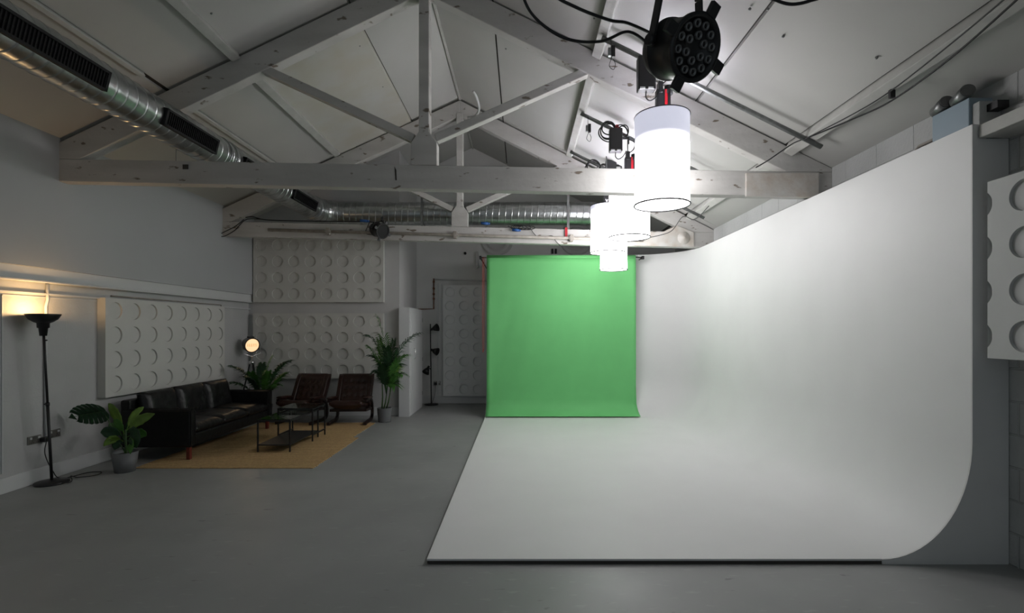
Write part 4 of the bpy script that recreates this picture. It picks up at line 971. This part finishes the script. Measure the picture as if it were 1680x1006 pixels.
# ------------------------------------------------------------------ plants
def pot(root, c, rt, rb, h, ridges=False):
    pr = [(0, 0.0), (rb, 0.0)]
    n = 8 if ridges else 1
    for i in range(1, n + 1):
        q = i / n; r = rb + (rt - rb) * q
        if ridges: pr += [(r + 0.002, h * q - h / n * 0.5), (r - 0.002, h * q - 0.002)]
        else: pr += [(r, h)]
    pr += [(rt, h), (rt - 0.008, h), (rt - 0.012, h - 0.04)]
    MB().lathe(pr, c, 36).build('pot', M['pot'], root)
    MB().lathe([(rt - 0.010, h - 0.035), (0.0, h - 0.025)], c, 24).build('soil', M['soil'], root)
def frond(root, base, tip, ctrl, n=26, ll=0.2, mat_='leaf', w=0.019, droop=0.4, start=0.25):
    base = Vector(base); tip = Vector(tip); ctrl = Vector(ctrl)
    def B(t): return base * (1 - t) ** 2 + ctrl * 2 * t * (1 - t) + tip * t * t
    m = MB(); pts = [B(i / 14) for i in range(15)]
    m.tube(pts, 0.005, 6, radii=[0.007 * (1 - 0.8 * i / 14) for i in range(15)])
    for i in range(n):
        t = start + (1 - start) * i / (n - 1); p = B(t); tg = (B(min(1, t + .02)) - B(t - .02)).normalized()
        side = tg.cross(Vector((0, 0, 1)))
        if side.length < 0.2: side = tg.cross(Vector((0.3, 1, 0)))
        side.normalize(); upv = side.cross(tg).normalized()
        L = ll * (0.45 + 0.75 * math.sin(math.pi * min(1, 0.12 + 0.80 * (i / n)))) * random.uniform(0.85, 1.1)
        for s in (-1, 1):
            d = (tg * (0.75 + 0.5 * i / n) + side * s * 0.95 + upv * random.uniform(-.05, .35)).normalized()
            e1 = p + d * L * 0.5; e2 = p + d * L + Vector((0, 0, -droop * L))
            wv = d.cross(upv).normalized() * w * 0.5
            m.add([p - wv * 0.5, p + wv * 0.5, e1 + wv, e1 - wv, e2], [(0, 1, 2, 3), (3, 2, 4)], True)
    return m.build('frond', M[mat_], root)
# tall palm
tp = Vector((-2.39, 8.74, 0)); palm = thing('tall_potted_palm', 'tall potted palm in a ribbed grey pot beside the right armchair', 'potted plant', tp)
pot(palm, tp, 0.125, 0.105, 0.245, True)
def Q(px, py, d): return P(px, py, d)
st = tp + Vector((0, 0, 0.2)); a0 = Q(634, 648, 8.74); a1 = Q(640, 645, 8.7)
for a, b in ((st + Vector((-0.02, 0, 0)), a0), (st + Vector((0.02, 0.02, 0)), a1), (st + Vector((-0.05, 0.02, 0)), Q(627, 630, 8.8))):
    MB().tube([a, a.lerp(b, 0.5) + Vector((0.01, 0, 0)), b], 0.012, 8, radii=[0.015, 0.012, 0.009]).build('stem', M['stem'], palm)
for (tip, ct, b, dd, mt_) in [((619, 521), (640, 575), a0, 8.65, 'leaf'), ((603, 552), (628, 560), a0, 8.6, 'leafd'), ((685, 548), (640, 570), a1, 8.55, 'leafd'), ((646, 560), (640, 600), a0, 8.9, 'leafd'),
                       ((667, 583), (642, 590), a1, 8.5, 'leaf'), ((610, 585), (628, 590), a0, 8.8, 'leafd'), ((660, 615), (645, 610), a1, 8.45, 'leaf'), ((622, 560), (632, 600), a0, 8.5, 'leaf'), ((634, 572), (640, 600), a0, 8.45, 'leafd'), ((605, 570), (622, 585), a0, 8.7, 'leaf'), ((655, 600), (645, 600), a1, 8.9, 'leafd'), ((648, 632), (642, 625), a1, 8.6, 'leaf'), ((626, 600), (630, 615), a0, 8.5, 'leafd'), ((650, 585), (642, 620), a1, 8.8, 'leafy'), ((616, 612), (628, 612), Q(627, 635, 8.8), 8.7, 'leafd')]:
    frond(palm, b, Q(tip[0], tip[1], dd), Q(ct[0], ct[1], (dd + 8.74) / 2), 30, 0.20, mt_)
# low palm behind sofa
lp = Vector((-4.50, 8.75, 0)); palm2 = thing('low_potted_palm', 'low spreading potted palm between the sofa end and the lounge wall', 'potted plant', lp)
pot(palm2, lp, 0.14, 0.11, 0.30)
b = lp + Vector((0, 0, 0.3)); bb = Q(428, 650, 8.7)
for (tip, ct, dd, mt_) in [((380, 601), (410, 608), 8.35, 'leafd'), ((446, 586), (430, 615), 8.8, 'leaf'), ((476, 592), (448, 600), 8.6, 'leafd'), ((470, 612), (450, 625), 8.45, 'leaf'), ((383, 628), (405, 630), 8.4, 'leafd'), ((430, 598), (425, 620), 8.9, 'leafd'), ((412, 612), (418, 630), 8.4, 'leaf'), ((455, 632), (442, 632), 8.4, 'leaf'), ((402, 618), (416, 622), 8.3, 'leafd'), ((462, 600), (445, 612), 8.9, 'leaf'), ((440, 610), (434, 628), 8.3, 'leaf')]:
    frond(palm2, b, Q(tip[0], tip[1], dd), Q(ct[0], ct[1], (dd + 8.7) / 2), 34, 0.16, mt_, start=0.35)
# monstera pot
mp = Vector((-4.51, 5.69, 0)); mon = thing('potted_monstera', 'potted plant with one big split monstera leaf in front of the sofa arm', 'potted plant', mp)
pot(mon, mp, 0.127, 0.098, 0.225)
def monstera(root, base, c, u, v, L, W):
    """split leaf centred c, midrib along u (tip direction), width along v"""
    m = MB(); u = Vector(u).normalized(); v = Vector(v).normalized(); n = u.cross(v)
    st_ = c - u * L * 0.36
    def pt(a, b_): return c + u * (a * L / 2) + v * (b_ * W / 2) - n * (0.05 * L * (a * a) + 0.06 * L * b_ * b_)
    def edge(a): return math.sqrt(max(0, 1 - abs(a) ** 2.3)) * (1 - 0.12 * a)
    K = 7
    for s in (-1, 1):
        for k in range(K):
            a0_ = -0.97 + 1.88 * k / K; a1_ = -0.97 + 1.88 * (k + 1) / K - 0.0
            r0 = a0_ * 0.82 - 0.12 ; r1 = a1_ * 0.82 - 0.12
            cols = 5; vs = []; fs = []
            for i in range(cols + 1):
                q = i / cols
                lo_m = r0 + (a0_ - r0) * q; hi_m = r1 + (a1_ - r1) * q
                ga_ = 0.0 if q < 0.45 else 0.013
                for (w_, am) in ((0, lo_m + ga_), (1, (lo_m + hi_m) / 2), (2, hi_m - ga_)):
                    am = max(-0.99, min(0.99, am)); e_ = edge(am) * (0.94 if (w_ != 1 and q > 0.8) else 1.0)
                    vs.append(pt(am, s * max(0.0, q * e_)))
            for i in range(cols):
                for w_ in range(2): fs.append((i*3+w_, i*3+w_+1, (i+1)*3+w_+1, (i+1)*3+w_))
            m.add(vs, fs, True)
    m.add([pt(0.8, -0.35), pt(0.8, 0.35), pt(1.0, 0.12), pt(1.12, 0.0), pt(1.0, -0.12)], [(0, 1, 2, 3, 4)], True)
    o = m.build('split_leaf', M['leafd'], root, solid=0.002)
    MB().tube(smooth([base, (Vector(base) + c) / 2 + Vector((0.02, 0, 0.12)), st_ + n * 0.004], 8), 0.005, 6).tube([pt(-0.7, 0) + n * 0.002, pt(0.95, 0) + n * 0.002], 0.003, 6).build('leaf_stalk', M['stem'], o)
mb_ = mp + Vector((0, 0, 0.21))
cM = P(148, 678, 5.62)
monstera(mon, mb_, cM, (-0.95, -0.05, -0.16), (-0.18, -0.5, 0.85), 0.40, 0.29)
def blade(root, base, ctrl, tip, W, mat_, fold=0.3, tw=(0, -1, 0)):
    base, ctrl, tip = Vector(base), Vector(ctrl), Vector(tip); m = MB(); n = 14; vs = []; fs = []
    for i in range(n + 1):
        t = i / n; p = base * (1 - t) ** 2 + ctrl * 2 * t * (1 - t) + tip * t * t
        tg = (2 * (1 - t) * (ctrl - base) + 2 * t * (tip - ctrl)).normalized(); s = tg.cross(Vector(tw)).normalized(); nn = s.cross(tg)
        w = W / 2 * (math.sin(math.pi * max(0, (t - 0.22) / 0.78)) ** 0.7 if t > 0.22 else 0) + 0.004
        rip = 1 + 0.08 * math.sin(i * 2.3)
        vs += [p - s * w * rip + nn * w * fold, p - s * w * .5 + nn * w * fold * .3, p, p + s * w * .5 + nn * w * fold * .3, p + s * w * rip + nn * w * fold]
    for i in range(n):
        for k in range(4): fs.append((i*5+k, i*5+k+1, (i+1)*5+k+1, (i+1)*5+k))
    m.add(vs, fs, True); return m.build('leaf', M[mat_], root, solid=0.0015)
for (b_px, c_px, t_px, W, mt_, dd) in [((204, 712), (196, 680), (178, 662), 0.10, 'leafy', 5.75), ((205, 710), (222, 690), (254, 679), 0.10, 'leafy', 5.5), ((203, 718), (188, 705), (165, 710), 0.13, 'leafd', 5.6), ((206, 712), (225, 700), (224, 735), 0.17, 'leafd', 5.55),
                                ((202, 725), (190, 712), (170, 732), 0.08, 'leafy', 5.6), ((204, 722), (192, 700), (178, 700), 0.12, 'leaf', 5.85), ((205, 725), (212, 690), (228, 690), 0.10, 'leafd', 5.85), ((203, 728), (195, 720), (188, 738), 0.10, 'leafd', 5.65), ((207, 725), (220, 715), (214, 745), 0.09, 'leaf', 5.5),
                                ((204, 716), (200, 695), (186, 690), 0.09, 'leaf', 5.7), ((206, 712), (215, 680), (236, 668), 0.07, 'leafy', 5.8), ((203, 724), (186, 716), (176, 722), 0.07, 'leafy', 5.5), ((207, 718), (232, 705), (240, 716), 0.11, 'leaf', 5.7)]:
    bpt = P(b_px[0], b_px[1], 5.68)
    blade(mon, bpt, P(c_px[0], c_px[1], (dd + 5.68) / 2), P(t_px[0], t_px[1], dd), W, mt_)
    
MB().tube(smooth([mp + Vector((0.0, 0, 0.19)), mp + Vector((0.01, 0, 0.3)), P(204, 712, 5.68)], 6), 0.012, 8).tube(smooth([mp + Vector((0.02, 0, 0.19)), P(207, 725, 5.66), P(206, 705, 5.68)], 6), 0.008, 8).build('stem', M['stem'], mon)

# ------------------------------------------------------------------ lights
def light(name, kind, loc, energy, col, size=0.1, rot_=None, spot=None):
    l = bpy.data.lights.new(name, kind); l.energy = energy; l.color = col
    if kind in ('POINT', 'SPOT'): l.shadow_soft_size = size
    if kind == 'AREA': l.size = size[0]; l.size_y = size[1]; l.shape = 'RECTANGLE'
    if spot: l.spot_size = R(spot); l.spot_blend = 0.8
    o = bpy.data.objects.new(name, l); C.objects.link(o); o.location = loc
    if rot_: o.rotation_euler = rot_
    return o
light('uplighter_bulb_light', 'POINT', B1 + Vector((0.0, 0, 0.135)), 11.0, (1.0, 0.60, 0.26), 0.03)
lt = light('tripod_lamp_light', 'SPOT', H + nT * 0.03, 3.0, (1.0, 0.7, 0.4), 0.08, None, 120)
lt.rotation_euler = nT.to_track_quat('-Z', 'Y').to_euler()
w = bpy.data.worlds.new('World'); bpy.context.scene.world = w; w.use_nodes = True
w.node_tree.nodes['Background'].inputs['Color'].default_value = (0.80, 0.92, 1.0, 1)
w.node_tree.nodes['Background'].inputs['Strength'].default_value = 0.22

# ------------------------------------------------------------------ camera
cam = bpy.data.cameras.new('camera'); co = bpy.data.objects.new('camera', cam); C.objects.link(co)
co.location = (0, 0, CH); co.rotation_euler = (R(90), 0, 0)
cam.sensor_width = 36; cam.lens = F / 1680 * 36
cam.shift_x = -(CX - 840) / 1680; cam.shift_y = (CY - 503) / 1680
cam.clip_start = 0.05; cam.clip_end = 100
sc = bpy.context.scene; sc.camera = co
sc.view_settings.view_transform = 'Standard'; sc.view_settings.look = 'None'; sc.view_settings.exposure = 0.0
sc.cycles.use_denoising = True
sc.cycles.max_bounces = 10; sc.cycles.diffuse_bounces = 6
sc.cycles.sample_clamp_indirect = 6
